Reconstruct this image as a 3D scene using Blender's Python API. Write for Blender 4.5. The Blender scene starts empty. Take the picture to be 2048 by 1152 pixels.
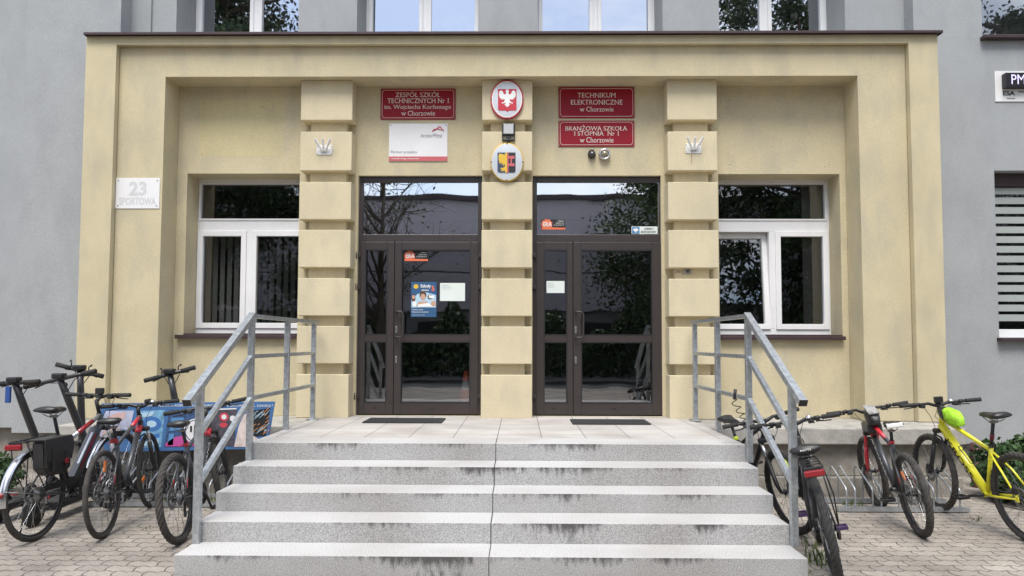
import bpy, bmesh, math, random
from mathutils import Vector, Matrix
R = math.radians
sc = bpy.context.scene
COL = sc.collection
random.seed(7)

# ------------------------------------------------------------------ camera
FPX, CX, CY = 1420.0, 1024.0, 613.8
CAM = Vector((0, 0, 1.5724))
YAW, PITCH, ROLL = -0.0113, 0.0494, 0.0025
_f = Vector((math.sin(YAW)*math.cos(PITCH), math.cos(YAW)*math.cos(PITCH), math.sin(PITCH)))
_r = Vector((math.cos(YAW), -math.sin(YAW), 0)); _u = _r.cross(_f)
_r, _u = math.cos(ROLL)*_r + math.sin(ROLL)*_u, -math.sin(ROLL)*_r + math.cos(ROLL)*_u
cam_d = bpy.data.cameras.new('camera'); cam = bpy.data.objects.new('camera', cam_d); COL.objects.link(cam)
cam_d.sensor_fit = 'HORIZONTAL'; cam_d.sensor_width = 36
cam_d.lens = FPX/2048*36
cam_d.shift_y = (CY-576)/2048
cam_d.clip_end = 500
cam.matrix_world = Matrix(((_r.x, _u.x, -_f.x, CAM.x), (_r.y, _u.y, -_f.y, CAM.y), (_r.z, _u.z, -_f.z, CAM.z), (0, 0, 0, 1)))
sc.camera = cam

# ------------------------------------------------------------------ light
SUN_EL, SUN_AZ = 60, 188          # azimuth measured clockwise from +Y (seen from above)
w = bpy.data.worlds.new("World"); sc.world = w; w.use_nodes = True
nt = w.node_tree; nt.nodes.clear()
def nn(t, typ, **kw):
    n = t.nodes.new(typ)
    for k, v in kw.items(): setattr(n, k, v)
    return n
out = nn(nt, 'ShaderNodeOutputWorld')
sky = nn(nt, 'ShaderNodeTexSky', sky_type='NISHITA', sun_disc=False)
sky.sun_elevation = R(SUN_EL); sky.sun_rotation = R(SUN_AZ); sky.dust_density = 1.5
bg1 = nn(nt, 'ShaderNodeBackground'); bg1.inputs[1].default_value = 0.12
bg2 = nn(nt, 'ShaderNodeBackground'); bg2.inputs[0].default_value = (0.93, 0.95, 1, 1); bg2.inputs[1].default_value = 0.86
tc = nn(nt, 'ShaderNodeTexCoord')
mp = nn(nt, 'ShaderNodeMapping'); mp.inputs['Scale'].default_value = (1, 1, 2.2)
nz = nn(nt, 'ShaderNodeTexNoise'); nz.inputs['Scale'].default_value = 2.6; nz.inputs['Detail'].default_value = 7; nz.inputs['Roughness'].default_value = .58
cr = nn(nt, 'ShaderNodeValToRGB'); cr.color_ramp.elements[0].position = .40; cr.color_ramp.elements[1].position = .62
mx = nn(nt, 'ShaderNodeMixShader')
L = nt.links.new
L(tc.outputs['Generated'], mp.inputs[0]); L(mp.outputs[0], nz.inputs['Vector']); L(nz.outputs[0], cr.inputs[0])
L(sky.outputs[0], bg1.inputs[0]); L(cr.outputs[0], mx.inputs[0]); L(bg1.outputs[0], mx.inputs[1]); L(bg2.outputs[0], mx.inputs[2])
L(mx.outputs[0], out.inputs[0])
sd = bpy.data.lights.new('sun', 'SUN'); sun = bpy.data.objects.new('sun', sd); COL.objects.link(sun)
sd.energy = 1.5; sd.angle = R(28); sd.color = (1, .97, .92)
_dir = Vector((math.sin(R(SUN_AZ))*math.cos(R(SUN_EL)), math.cos(R(SUN_AZ))*math.cos(R(SUN_EL)), math.sin(R(SUN_EL))))
sun.rotation_euler = _dir.to_track_quat('Z', 'Y').to_euler()
vs = sc.view_settings; vs.view_transform = 'Standard'; vs.look = 'None'; vs.gamma = 1; vs.use_curve_mapping = False
vs.exposure = 1.17
sc.cycles.max_bounces = 8; sc.cycles.transparent_max_bounces = 12

# ------------------------------------------------------------------ materials
def s2l(c):
    return tuple((x/255/12.92 if x/255 <= .04045 else ((x/255+.055)/1.055)**2.4) for x in c)
def mat(name, col, rough=.6, metal=0, var=0.0, vscale=6, bump=0.0, bscale=120, detail=5, coat=0, spec=.5, stretch=None, col2=None):
    m = bpy.data.materials.new(name); m.use_nodes = True
    t = m.node_tree; b = t.nodes['Principled BSDF']
    b.inputs['Base Color'].default_value = (*col, 1); b.inputs['Roughness'].default_value = rough
    b.inputs['Metallic'].default_value = metal; b.inputs['Specular IOR Level'].default_value = spec
    if coat: b.inputs['Coat Weight'].default_value = coat; b.inputs['Coat Roughness'].default_value = .12
    if var or bump or col2:
        c = nn(t, 'ShaderNodeTexCoord'); v = c.outputs['Object']
        if stretch:
            mpn = nn(t, 'ShaderNodeMapping'); mpn.inputs['Scale'].default_value = stretch
            t.links.new(v, mpn.inputs[0]); v = mpn.outputs[0]
        if var or col2:
            n = nn(t, 'ShaderNodeTexNoise'); n.inputs['Scale'].default_value = vscale; n.inputs['Detail'].default_value = detail; n.inputs['Roughness'].default_value = .65
            t.links.new(v, n.inputs['Vector'])
            r = nn(t, 'ShaderNodeValToRGB')
            c2 = col2 or tuple(x*(1-var) for x in col); c1 = col if col2 else tuple(min(1, x*(1+var*.6)) for x in col)
            r.color_ramp.elements[0].color = (*c2, 1); r.color_ramp.elements[0].position = .33
            r.color_ramp.elements[1].color = (*c1, 1); r.color_ramp.elements[1].position = .67
            t.links.new(n.outputs[0], r.inputs[0]); t.links.new(r.outputs[0], b.inputs['Base Color'])
        if bump:
            n2 = nn(t, 'ShaderNodeTexNoise'); n2.inputs['Scale'].default_value = bscale; n2.inputs['Detail'].default_value = 6
            t.links.new(v, n2.inputs['Vector'])
            bp = nn(t, 'ShaderNodeBump'); bp.inputs['Strength'].default_value = bump; bp.inputs['Distance'].default_value = .01
            t.links.new(n2.outputs[0], bp.inputs['Height']); t.links.new(bp.outputs[0], b.inputs['Normal'])
    return m

def plaster(name, col, col_b, stain, bump=.25):
    """wall render: two tones of mottling, faint vertical rain marks, fine grain"""
    m = bpy.data.materials.new(name); m.use_nodes = True; t = m.node_tree; b = t.nodes['Principled BSDF']
    b.inputs['Roughness'].default_value = .92; b.inputs['Specular IOR Level'].default_value = .2
    c = nn(t, 'ShaderNodeTexCoord'); lk = t.links.new
    n1 = nn(t, 'ShaderNodeTexNoise'); n1.inputs['Scale'].default_value = 1.7; n1.inputs['Detail'].default_value = 7; n1.inputs['Roughness'].default_value = .6
    lk(c.outputs['Object'], n1.inputs['Vector'])
    r1 = nn(t, 'ShaderNodeValToRGB'); r1.color_ramp.elements[0].position = .36; r1.color_ramp.elements[1].position = .64
    r1.color_ramp.elements[0].color = (*col_b, 1); r1.color_ramp.elements[1].color = (*col, 1)
    lk(n1.outputs[0], r1.inputs[0])
    mp_ = nn(t, 'ShaderNodeMapping'); mp_.inputs['Scale'].default_value = (1.9, 1.9, .85); lk(c.outputs['Object'], mp_.inputs[0])
    n2 = nn(t, 'ShaderNodeTexNoise'); n2.inputs['Scale'].default_value = 2.2; n2.inputs['Detail'].default_value = 6; lk(mp_.outputs[0], n2.inputs['Vector'])
    r2 = nn(t, 'ShaderNodeValToRGB'); r2.color_ramp.elements[0].position = .47; r2.color_ramp.elements[1].position = .72
    r2.color_ramp.elements[0].color = (0, 0, 0, 1); r2.color_ramp.elements[1].color = (.62, .62, .62, 1)
    lk(n2.outputs[0], r2.inputs[0])
    mix = nn(t, 'ShaderNodeMixRGB'); mix.inputs[2].default_value = (*stain, 1)
    lk(r2.outputs[0], mix.inputs[0]); lk(r1.outputs[0], mix.inputs[1])
    n3 = nn(t, 'ShaderNodeTexNoise'); n3.inputs['Scale'].default_value = 90; n3.inputs['Detail'].default_value = 4; lk(c.outputs['Object'], n3.inputs['Vector'])
    r3 = nn(t, 'ShaderNodeValToRGB'); r3.color_ramp.elements[0].color = (.86, .86, .86, 1); r3.color_ramp.elements[0].position = .3; r3.color_ramp.elements[1].color = (1.06, 1.06, 1.06, 1); r3.color_ramp.elements[1].position = .7
    lk(n3.outputs[0], r3.inputs[0])
    mul = nn(t, 'ShaderNodeMixRGB', blend_type='MULTIPLY'); mul.inputs[0].default_value = 1
    lk(mix.outputs[0], mul.inputs[1]); lk(r3.outputs[0], mul.inputs[2]); lk(mul.outputs[0], b.inputs['Base Color'])
    bp = nn(t, 'ShaderNodeBump'); bp.inputs['Strength'].default_value = bump; bp.inputs['Distance'].default_value = .006
    lk(n3.outputs[0], bp.inputs['Height']); lk(bp.outputs[0], b.inputs['Normal'])
    return m

def granite(name, riser):
    m = bpy.data.materials.new(name); m.use_nodes = True; t = m.node_tree; b = t.nodes['Principled BSDF']; lk = t.links.new
    b.inputs['Roughness'].default_value = .8
    c = nn(t, 'ShaderNodeTexCoord')
    n1 = nn(t, 'ShaderNodeTexNoise'); n1.inputs['Scale'].default_value = 165 if riser else 105; n1.inputs['Detail'].default_value = 3; n1.inputs['Roughness'].default_value = .75
    lk(c.outputs['Object'], n1.inputs['Vector'])
    r1 = nn(t, 'ShaderNodeValToRGB'); e = r1.color_ramp.elements
    e[0].position = .37; e[1].position = .62
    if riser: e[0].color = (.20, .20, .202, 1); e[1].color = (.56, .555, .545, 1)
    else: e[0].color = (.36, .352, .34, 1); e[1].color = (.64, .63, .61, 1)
    lk(n1.outputs[0], r1.inputs[0])
    n2 = nn(t, 'ShaderNodeTexNoise'); n2.inputs['Scale'].default_value = 1.3; n2.inputs['Detail'].default_value = 6; lk(c.outputs['Object'], n2.inputs['Vector'])
    r2 = nn(t, 'ShaderNodeValToRGB'); r2.color_ramp.elements[0].color = (.84, .82, .80, 1); r2.color_ramp.elements[1].color = (1, 1, 1, 1); r2.color_ramp.elements[0].position = .35; r2.color_ramp.elements[1].position = .6
    lk(n2.outputs[0], r2.inputs[0])
    mul = nn(t, 'ShaderNodeMixRGB', blend_type='MULTIPLY'); mul.inputs[0].default_value = 1
    lk(r1.outputs[0], mul.inputs[1]); lk(r2.outputs[0], mul.inputs[2]); col = mul.outputs[0]
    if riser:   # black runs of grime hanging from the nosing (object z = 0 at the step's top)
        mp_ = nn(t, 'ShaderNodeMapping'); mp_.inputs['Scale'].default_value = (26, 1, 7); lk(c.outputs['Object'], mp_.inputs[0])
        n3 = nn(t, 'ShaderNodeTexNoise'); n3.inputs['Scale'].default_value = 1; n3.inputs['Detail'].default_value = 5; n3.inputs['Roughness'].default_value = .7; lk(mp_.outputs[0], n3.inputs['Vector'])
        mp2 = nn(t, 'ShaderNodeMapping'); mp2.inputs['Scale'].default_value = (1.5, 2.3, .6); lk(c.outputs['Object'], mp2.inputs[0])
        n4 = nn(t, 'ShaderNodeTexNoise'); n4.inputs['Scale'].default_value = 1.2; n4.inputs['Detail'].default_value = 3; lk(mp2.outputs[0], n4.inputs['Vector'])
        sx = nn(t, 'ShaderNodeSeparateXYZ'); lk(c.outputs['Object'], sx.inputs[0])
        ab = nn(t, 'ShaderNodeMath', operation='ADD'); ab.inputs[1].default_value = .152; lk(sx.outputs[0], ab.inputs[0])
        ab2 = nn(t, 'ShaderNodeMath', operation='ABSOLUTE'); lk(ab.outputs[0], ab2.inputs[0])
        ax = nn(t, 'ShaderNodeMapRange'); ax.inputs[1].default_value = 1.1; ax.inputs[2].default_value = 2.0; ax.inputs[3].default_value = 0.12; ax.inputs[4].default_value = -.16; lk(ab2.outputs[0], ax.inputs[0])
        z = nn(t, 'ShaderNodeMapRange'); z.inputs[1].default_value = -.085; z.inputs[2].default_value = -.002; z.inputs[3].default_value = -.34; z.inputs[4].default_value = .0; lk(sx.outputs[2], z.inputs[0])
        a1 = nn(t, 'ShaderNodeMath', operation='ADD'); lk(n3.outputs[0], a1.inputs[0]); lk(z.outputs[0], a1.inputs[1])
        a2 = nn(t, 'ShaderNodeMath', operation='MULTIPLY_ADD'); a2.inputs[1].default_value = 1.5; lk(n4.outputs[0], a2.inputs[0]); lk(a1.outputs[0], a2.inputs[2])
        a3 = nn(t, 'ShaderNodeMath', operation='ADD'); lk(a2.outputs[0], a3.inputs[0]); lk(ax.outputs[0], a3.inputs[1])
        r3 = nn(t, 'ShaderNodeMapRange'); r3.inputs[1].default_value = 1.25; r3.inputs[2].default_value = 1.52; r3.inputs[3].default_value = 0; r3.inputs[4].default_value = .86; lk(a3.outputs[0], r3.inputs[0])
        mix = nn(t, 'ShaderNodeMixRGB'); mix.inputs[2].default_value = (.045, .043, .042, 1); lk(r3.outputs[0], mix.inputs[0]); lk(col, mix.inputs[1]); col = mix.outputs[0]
    lk(col, b.inputs['Base Color'])
    bp = nn(t, 'ShaderNodeBump'); bp.inputs['Strength'].default_value = .25; bp.inputs['Distance'].default_value = .003
    lk(n1.outputs[0], bp.inputs['Height']); lk(bp.outputs[0], b.inputs['Normal'])
    return m

def tiles(name):
    m = bpy.data.materials.new(name); m.use_nodes = True; t = m.node_tree; b = t.nodes['Principled BSDF']; lk = t.links.new
    b.inputs['Roughness'].default_value = .75
    c = nn(t, 'ShaderNodeTexCoord')
    br = nn(t, 'ShaderNodeTexBrick'); br.offset = 0.0
    br.inputs['Scale'].default_value = 1; br.inputs['Brick Width'].default_value = .40; br.inputs['Row Height'].default_value = .40
    br.inputs['Mortar Size'].default_value = .005; br.inputs['Mortar Smooth'].default_value = .3
    br.inputs['Color1'].default_value = (.535, .505, .47, 1); br.inputs['Color2'].default_value = (.47, .445, .42, 1); br.inputs['Mortar'].default_value = (.20, .19, .18, 1)
    lk(c.outputs['Object'], br.inputs['Vector'])
    n = nn(t, 'ShaderNodeTexNoise'); n.inputs['Scale'].default_value = 2.4; n.inputs['Detail'].default_value = 8; lk(c.outputs['Object'], n.inputs['Vector'])
    r = nn(t, 'ShaderNodeValToRGB'); r.color_ramp.elements[0].color = (.78, .76, .74, 1); r.color_ramp.elements[0].position = .32; r.color_ramp.elements[1].position = .62
    lk(n.outputs[0], r.inputs[0])
    mu = nn(t, 'ShaderNodeMixRGB', blend_type='MULTIPLY'); mu.inputs[0].default_value = 1; lk(br.outputs[0], mu.inputs[1]); lk(r.outputs[0], mu.inputs[2])
    lk(mu.outputs[0], b.inputs['Base Color'])
    return m

def pavers(name):
    """interlocking wavy concrete pavers laid in running bond"""
    m = bpy.data.materials.new(name); m.use_nodes = True; t = m.node_tree; b = t.nodes['Principled BSDF']; lk = t.links.new
    b.inputs['Roughness'].default_value = .9
    c = nn(t, 'ShaderNodeTexCoord'); s = nn(t, 'ShaderNodeSeparateXYZ'); lk(c.outputs['Object'], s.inputs[0])
    def math_(op, a, bb=None, v=None):
        n = nn(t, 'ShaderNodeMath', operation=op)
        if isinstance(a, (int, float)): n.inputs[0].default_value = a
        else: lk(a, n.inputs[0])
        if bb is not None:
            if isinstance(bb, (int, float)): n.inputs[1].default_value = bb
            else: lk(bb, n.inputs[1])
        return n.outputs[0]
    ph = math_('MULTIPLY', s.outputs[0], 2*math.pi/.10)
    tri = math_('MULTIPLY', math_('ARCSINE', math_('SINE', ph)), .0075)
    y2 = math_('ADD', s.outputs[1], tri)
    ph2 = math_('MULTIPLY', s.outputs[1], 2*math.pi/.115)
    x2 = math_('ADD', s.outputs[0], math_('MULTIPLY', math_('SINE', ph2), .006))
    nd = nn(t, 'ShaderNodeTexNoise'); nd.inputs['Scale'].default_value = 1.6; nd.inputs['Detail'].default_value = 3; lk(c.outputs['Object'], nd.inputs['Vector'])
    sn = nn(t, 'ShaderNodeSeparateXYZ'); lk(nd.outputs['Color'], sn.inputs[0])
    x2 = math_('ADD', x2, math_('MULTIPLY', sn.outputs[0], .09)); y2 = math_('ADD', y2, math_('MULTIPLY', sn.outputs[1], .07))
    cb = nn(t, 'ShaderNodeCombineXYZ'); lk(x2, cb.inputs[0]); lk(y2, cb.inputs[1])
    br = nn(t, 'ShaderNodeTexBrick'); br.inputs['Scale'].default_value = 1; br.inputs['Brick Width'].default_value = .20; br.inputs['Row Height'].default_value = .115
    br.inputs['Mortar Size'].default_value = .0065; br.inputs['Mortar Smooth'].default_value = .4
    br.inputs['Color1'].default_value = (.43, .392, .345, 1); br.inputs['Color2'].default_value = (.34, .312, .28, 1); br.inputs['Mortar'].default_value = (.15, .135, .118, 1)
    lk(cb.outputs[0], br.inputs['Vector'])
    n = nn(t, 'ShaderNodeTexNoise'); n.inputs['Scale'].default_value = 1.1; n.inputs['Detail'].default_value = 9; n.inputs['Roughness'].default_value = .65; lk(c.outputs['Object'], n.inputs['Vector'])
    r = nn(t, 'ShaderNodeValToRGB'); r.color_ramp.elements[0].color = (.62, .60, .57, 1); r.color_ramp.elements[0].position = .33; r.color_ramp.elements[1].color = (1.1, 1.08, 1.05, 1); r.color_ramp.elements[1].position = .66
    lk(n.outputs[0], r.inputs[0])
    mu = nn(t, 'ShaderNodeMixRGB', blend_type='MULTIPLY'); mu.inputs[0].default_value = 1; lk(br.outputs[0], mu.inputs[1]); lk(r.outputs[0], mu.inputs[2])
    n4 = nn(t, 'ShaderNodeTexNoise'); n4.inputs['Scale'].default_value = 60; n4.inputs['Detail'].default_value = 5; lk(c.outputs['Object'], n4.inputs['Vector'])
    r4 = nn(t, 'ShaderNodeValToRGB'); r4.color_ramp.elements[0].color = (.75, .75, .75, 1); r4.color_ramp.elements[0].position = .3; r4.color_ramp.elements[1].color = (1.12, 1.12, 1.12, 1); r4.color_ramp.elements[1].position = .7
    lk(n4.outputs[0], r4.inputs[0])
    m2 = nn(t, 'ShaderNodeMixRGB', blend_type='MULTIPLY'); m2.inputs[0].default_value = 1; lk(mu.outputs[0], m2.inputs[1]); lk(r4.outputs[0], m2.inputs[2])
    lk(m2.outputs[0], b.inputs['Base Color'])
    h = math_('SUBTRACT', math_('MULTIPLY', n4.outputs[0], .25), br.outputs['Fac'])
    bp = nn(t, 'ShaderNodeBump'); bp.inputs['Strength'].default_value = .7; bp.inputs['Distance'].default_value = .008
    lk(h, bp.inputs['Height']); lk(bp.outputs[0], b.inputs['Normal'])
    return m

def glass(name, refl, tint=(.74, .76, .76), wave=.02):
    m = bpy.data.materials.new(name); m.use_nodes = True; t = m.node_tree; lk = t.links.new
    t.nodes.clear(); o = nn(t, 'ShaderNodeOutputMaterial')
    tr = nn(t, 'ShaderNodeBsdfTransparent'); tr.inputs[0].default_value = (*tint, 1)
    gl = nn(t, 'ShaderNodeBsdfGlossy'); gl.inputs['Roughness'].default_value = .012; gl.inputs[0].default_value = (.95, .97, 1, 1)
    fr = nn(t, 'ShaderNodeFresnel'); fr.inputs[0].default_value = 1.45
    ad = nn(t, 'ShaderNodeMath', operation='ADD', use_clamp=True); ad.inputs[1].default_value = refl; lk(fr.outputs[0], ad.inputs[0])
    c = nn(t, 'ShaderNodeTexCoord'); n = nn(t, 'ShaderNodeTexNoise'); n.inputs['Scale'].default_value = 2.3; n.inputs['Detail'].default_value = 1; lk(c.outputs['Object'], n.inputs['Vector'])
    bp = nn(t, 'ShaderNodeBump'); bp.inputs['Strength'].default_value = wave; bp.inputs['Distance'].default_value = .05; lk(n.outputs[0], bp.inputs['Height'])
    lk(bp.outputs[0], gl.inputs['Normal'])
    mx = nn(t, 'ShaderNodeMixShader'); lk(ad.outputs[0], mx.inputs[0]); lk(tr.outputs[0], mx.inputs[1]); lk(gl.outputs[0], mx.inputs[2]); lk(mx.outputs[0], o.inputs[0])
    return m

def leafmat(name, a, b_, c_):
    m = bpy.data.materials.new(name); m.use_nodes = True; t = m.node_tree; b = t.nodes['Principled BSDF']; lk = t.links.new
    b.inputs['Roughness'].default_value = .6
    g = nn(t, 'ShaderNodeNewGeometry'); r = nn(t, 'ShaderNodeValToRGB')
    r.color_ramp.elements[0].color = (*a, 1); r.color_ramp.elements[1].color = (*c_, 1); e = r.color_ramp.elements.new(.5); e.color = (*b_, 1)
    lk(g.outputs['Random Per Island'], r.inputs[0]); lk(r.outputs[0], b.inputs['Base Color'])
    return m

M = dict(
 yellow=plaster('yellow_plaster', (.612, .535, .353), (.555, .483, .318), (.44, .40, .30)),
 pillar=plaster('pillar_plaster', (.665, .58, .392), (.61, .53, .36), (.50, .445, .325)),
 patch=plaster('fresh_yellow_paint', (.625, .545, .315), (.58, .503, .292), (.48, .43, .29)),
 gray=plaster('gray_plaster', (.385, .398, .402), (.355, .367, .372), (.32, .332, .338), .3),
 concrete=mat('old_concrete', (.30, .275, .235), .95, var=.4, vscale=3.5, bump=.5, bscale=45, detail=9),
 slab=mat('ledge_concrete', (.40, .38, .34), .92, var=.35, vscale=4, bump=.4, bscale=60, detail=9),
 riser=granite('granite_riser', True), tread=granite('granite_tread', False), tile=tiles('landing_tiles'), joint=mat('dark_joint', (.05, .048, .045), .9),
 pave=pavers('wavy_pavers'),
 asphalt=mat('asphalt', (.07, .07, .07), .9, var=.3, vscale=8, bump=.4, bscale=150),
 coping=mat('brown_sheet_metal', (.050, .029, .031), .5, var=.15, vscale=5),
 doorbrown=mat('brown_aluminium', (.043, .034, .032), .38, var=.1, vscale=8),
 pvc=mat('white_pvc', (.80, .80, .80), .35, var=.04, vscale=4),
 gasket=mat('black_gasket', (.01, .01, .01), .6),
 gdoor=glass('door_glass', .23, (.80, .82, .82)), gtrans=glass('transom_glass', .50), gwin=glass('window_glass', .12, (.66, .68, .68)), gup=glass('coated_window_glass', .46, (.6, .61, .63), .012),
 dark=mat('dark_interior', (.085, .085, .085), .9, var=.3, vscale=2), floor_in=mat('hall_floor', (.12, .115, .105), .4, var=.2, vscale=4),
 blind2=mat('grey_green_blind_fabric', (.36, .39, .37), .9, var=.06, vscale=3), blind=mat('grey_blind_fabric', (.23, .22, .20), .9, var=.12, vscale=20),
 galv=mat('galvanised_steel', (.50, .53, .55), .42, .75, var=.28, vscale=28, bump=.06, bscale=60),
 mat_=mat('ribbed_rubber', (.035, .035, .036), .9, var=.3, vscale=60, bump=.5, bscale=200),
 red=mat('crimson_enamel', (.27, .008, .020), .5, var=.08, vscale=5, spec=.25), white=mat('white_print', (.82, .81, .78), .5), offw=mat('white_board', (.78, .77, .76), .4, var=.04, vscale=4),
 cream=mat('cream_lettering', (.78, .70, .62), .5), silverp=mat('silver_plate', (.60, .62, .63), .4, .35, var=.12, vscale=3), flatred=mat('flag_red', (.52, .025, .045), .4), pinkred=mat('pale_red_print', (.55, .12, .13), .5),
 blueshield=mat('shield_blue', (.035, .06, .11), .4), gold=mat('shield_yellow', (.70, .45, .04), .45), ink=mat('black_print', (.02, .02, .022), .5), greyink=mat('grey_print', (.25, .25, .26), .5), fade=mat('faded_grey_print', (.60, .60, .60), .5),
 paper=mat('white_paper', (.70, .76, .72), .7, var=.03, vscale=6), orange=mat('orange_print', (.75, .17, .07), .5), postblue=mat('poster_blue', (.03, .10, .22), .45), skin=mat('printed_skin', (.55, .33, .24), .5), brownhair=mat('printed_brown', (.10, .045, .025), .5), ltblue=mat('printed_pale_blue', (.42, .60, .72), .5), camblue=mat('printed_blue', (.06, .22, .42), .5),
 plastic=mat('black_plastic', (.018, .018, .019), .42), matte=mat('matte_black_paint', (.022, .022, .024), .38, .0, coat=.25), rubber=mat('tyre_rubber', (.030, .029, .028), .82, var=.35, vscale=9, bump=.2, bscale=150), rubberdust=mat('dusty_tyre_rubber', (.055, .050, .045), .88, var=.4, vscale=12, bump=.2, bscale=150),
 chrome=mat('polished_alloy', (.62, .62, .62), .22, .95), steel=mat('worn_steel', (.30, .30, .30), .38, .85, var=.2, vscale=40), darksteel=mat('dark_steel', (.06, .06, .062), .4, .7), leather=mat('black_leather', (.028, .027, .027), .32, var=.25, vscale=14, bump=.3, bscale=160),
 redlens=mat('red_lens', (.26, .010, .016), .25, coat=.3), amber=mat('amber_reflector', (.85, .22, .02), .3, coat=.5), redpaint=mat('red_frame_paint', (.55, .015, .03), .3, coat=.6), charcoal=mat('charcoal_frame_paint', (.045, .048, .052), .35, coat=.5), silverpaint=mat('silver_frame_paint', (.50, .51, .53), .3, .6, coat=.4),
 neon=mat('neon_yellow_paint', (.58, .72, .03), .35, coat=.4), yellowpaint=mat('yellow_frame_paint', (.80, .74, .03), .32, coat=.5), bagneon=mat('neon_green_fabric', (.36, .68, .03), .75, var=.3, vscale=22, bump=1, bscale=28), purple=mat('purple_plastic', (.05, .026, .085), .5), whitep=mat('white_plastic', (.82, .81, .78), .4), bluep=mat('blue_plastic', (.03, .08, .28), .45), clear=mat('glossy_pouch', (.36, .36, .36), .12, var=.6, vscale=18, coat=.8),
 conered=mat('cone_orange', (.85, .14, .05), .5), brownpipe=mat('brown_pipe_paint', (.10, .042, .036), .5, var=.2, vscale=8),
 bark=mat('bark', (.09, .07, .05), .95, var=.4, vscale=9, bump=.8, bscale=20), leaf=leafmat('tree_leaves', (.018, .035, .010), (.035, .065, .018), (.07, .11, .03)), needle=leafmat('shrub_leaves', (.014, .035, .010), (.03, .07, .02), (.06, .12, .03)), grassm=leafmat('grass_blades', (.05, .10, .02), (.09, .15, .03), (.17, .18, .05)),
 farwall=mat('grey_violet_panels', (.48, .44, .47), .6, var=.06, vscale=1), farbase=mat('far_base', (.22, .21, .20), .8, var=.1, vscale=1), lampglass=mat('lamp_face', (.45, .45, .44), .18, coat=.7), led=mat('led_board', (.012, .012, .015), .4), ledon=mat('led_letters', (.6, .55, .8), .5),
)
_e = M['ledon'].node_tree.nodes['Principled BSDF']; _e.inputs['Emission Color'].default_value = (.62, .55, .9, 1); _e.inputs['Emission Strength'].default_value = .35

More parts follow.
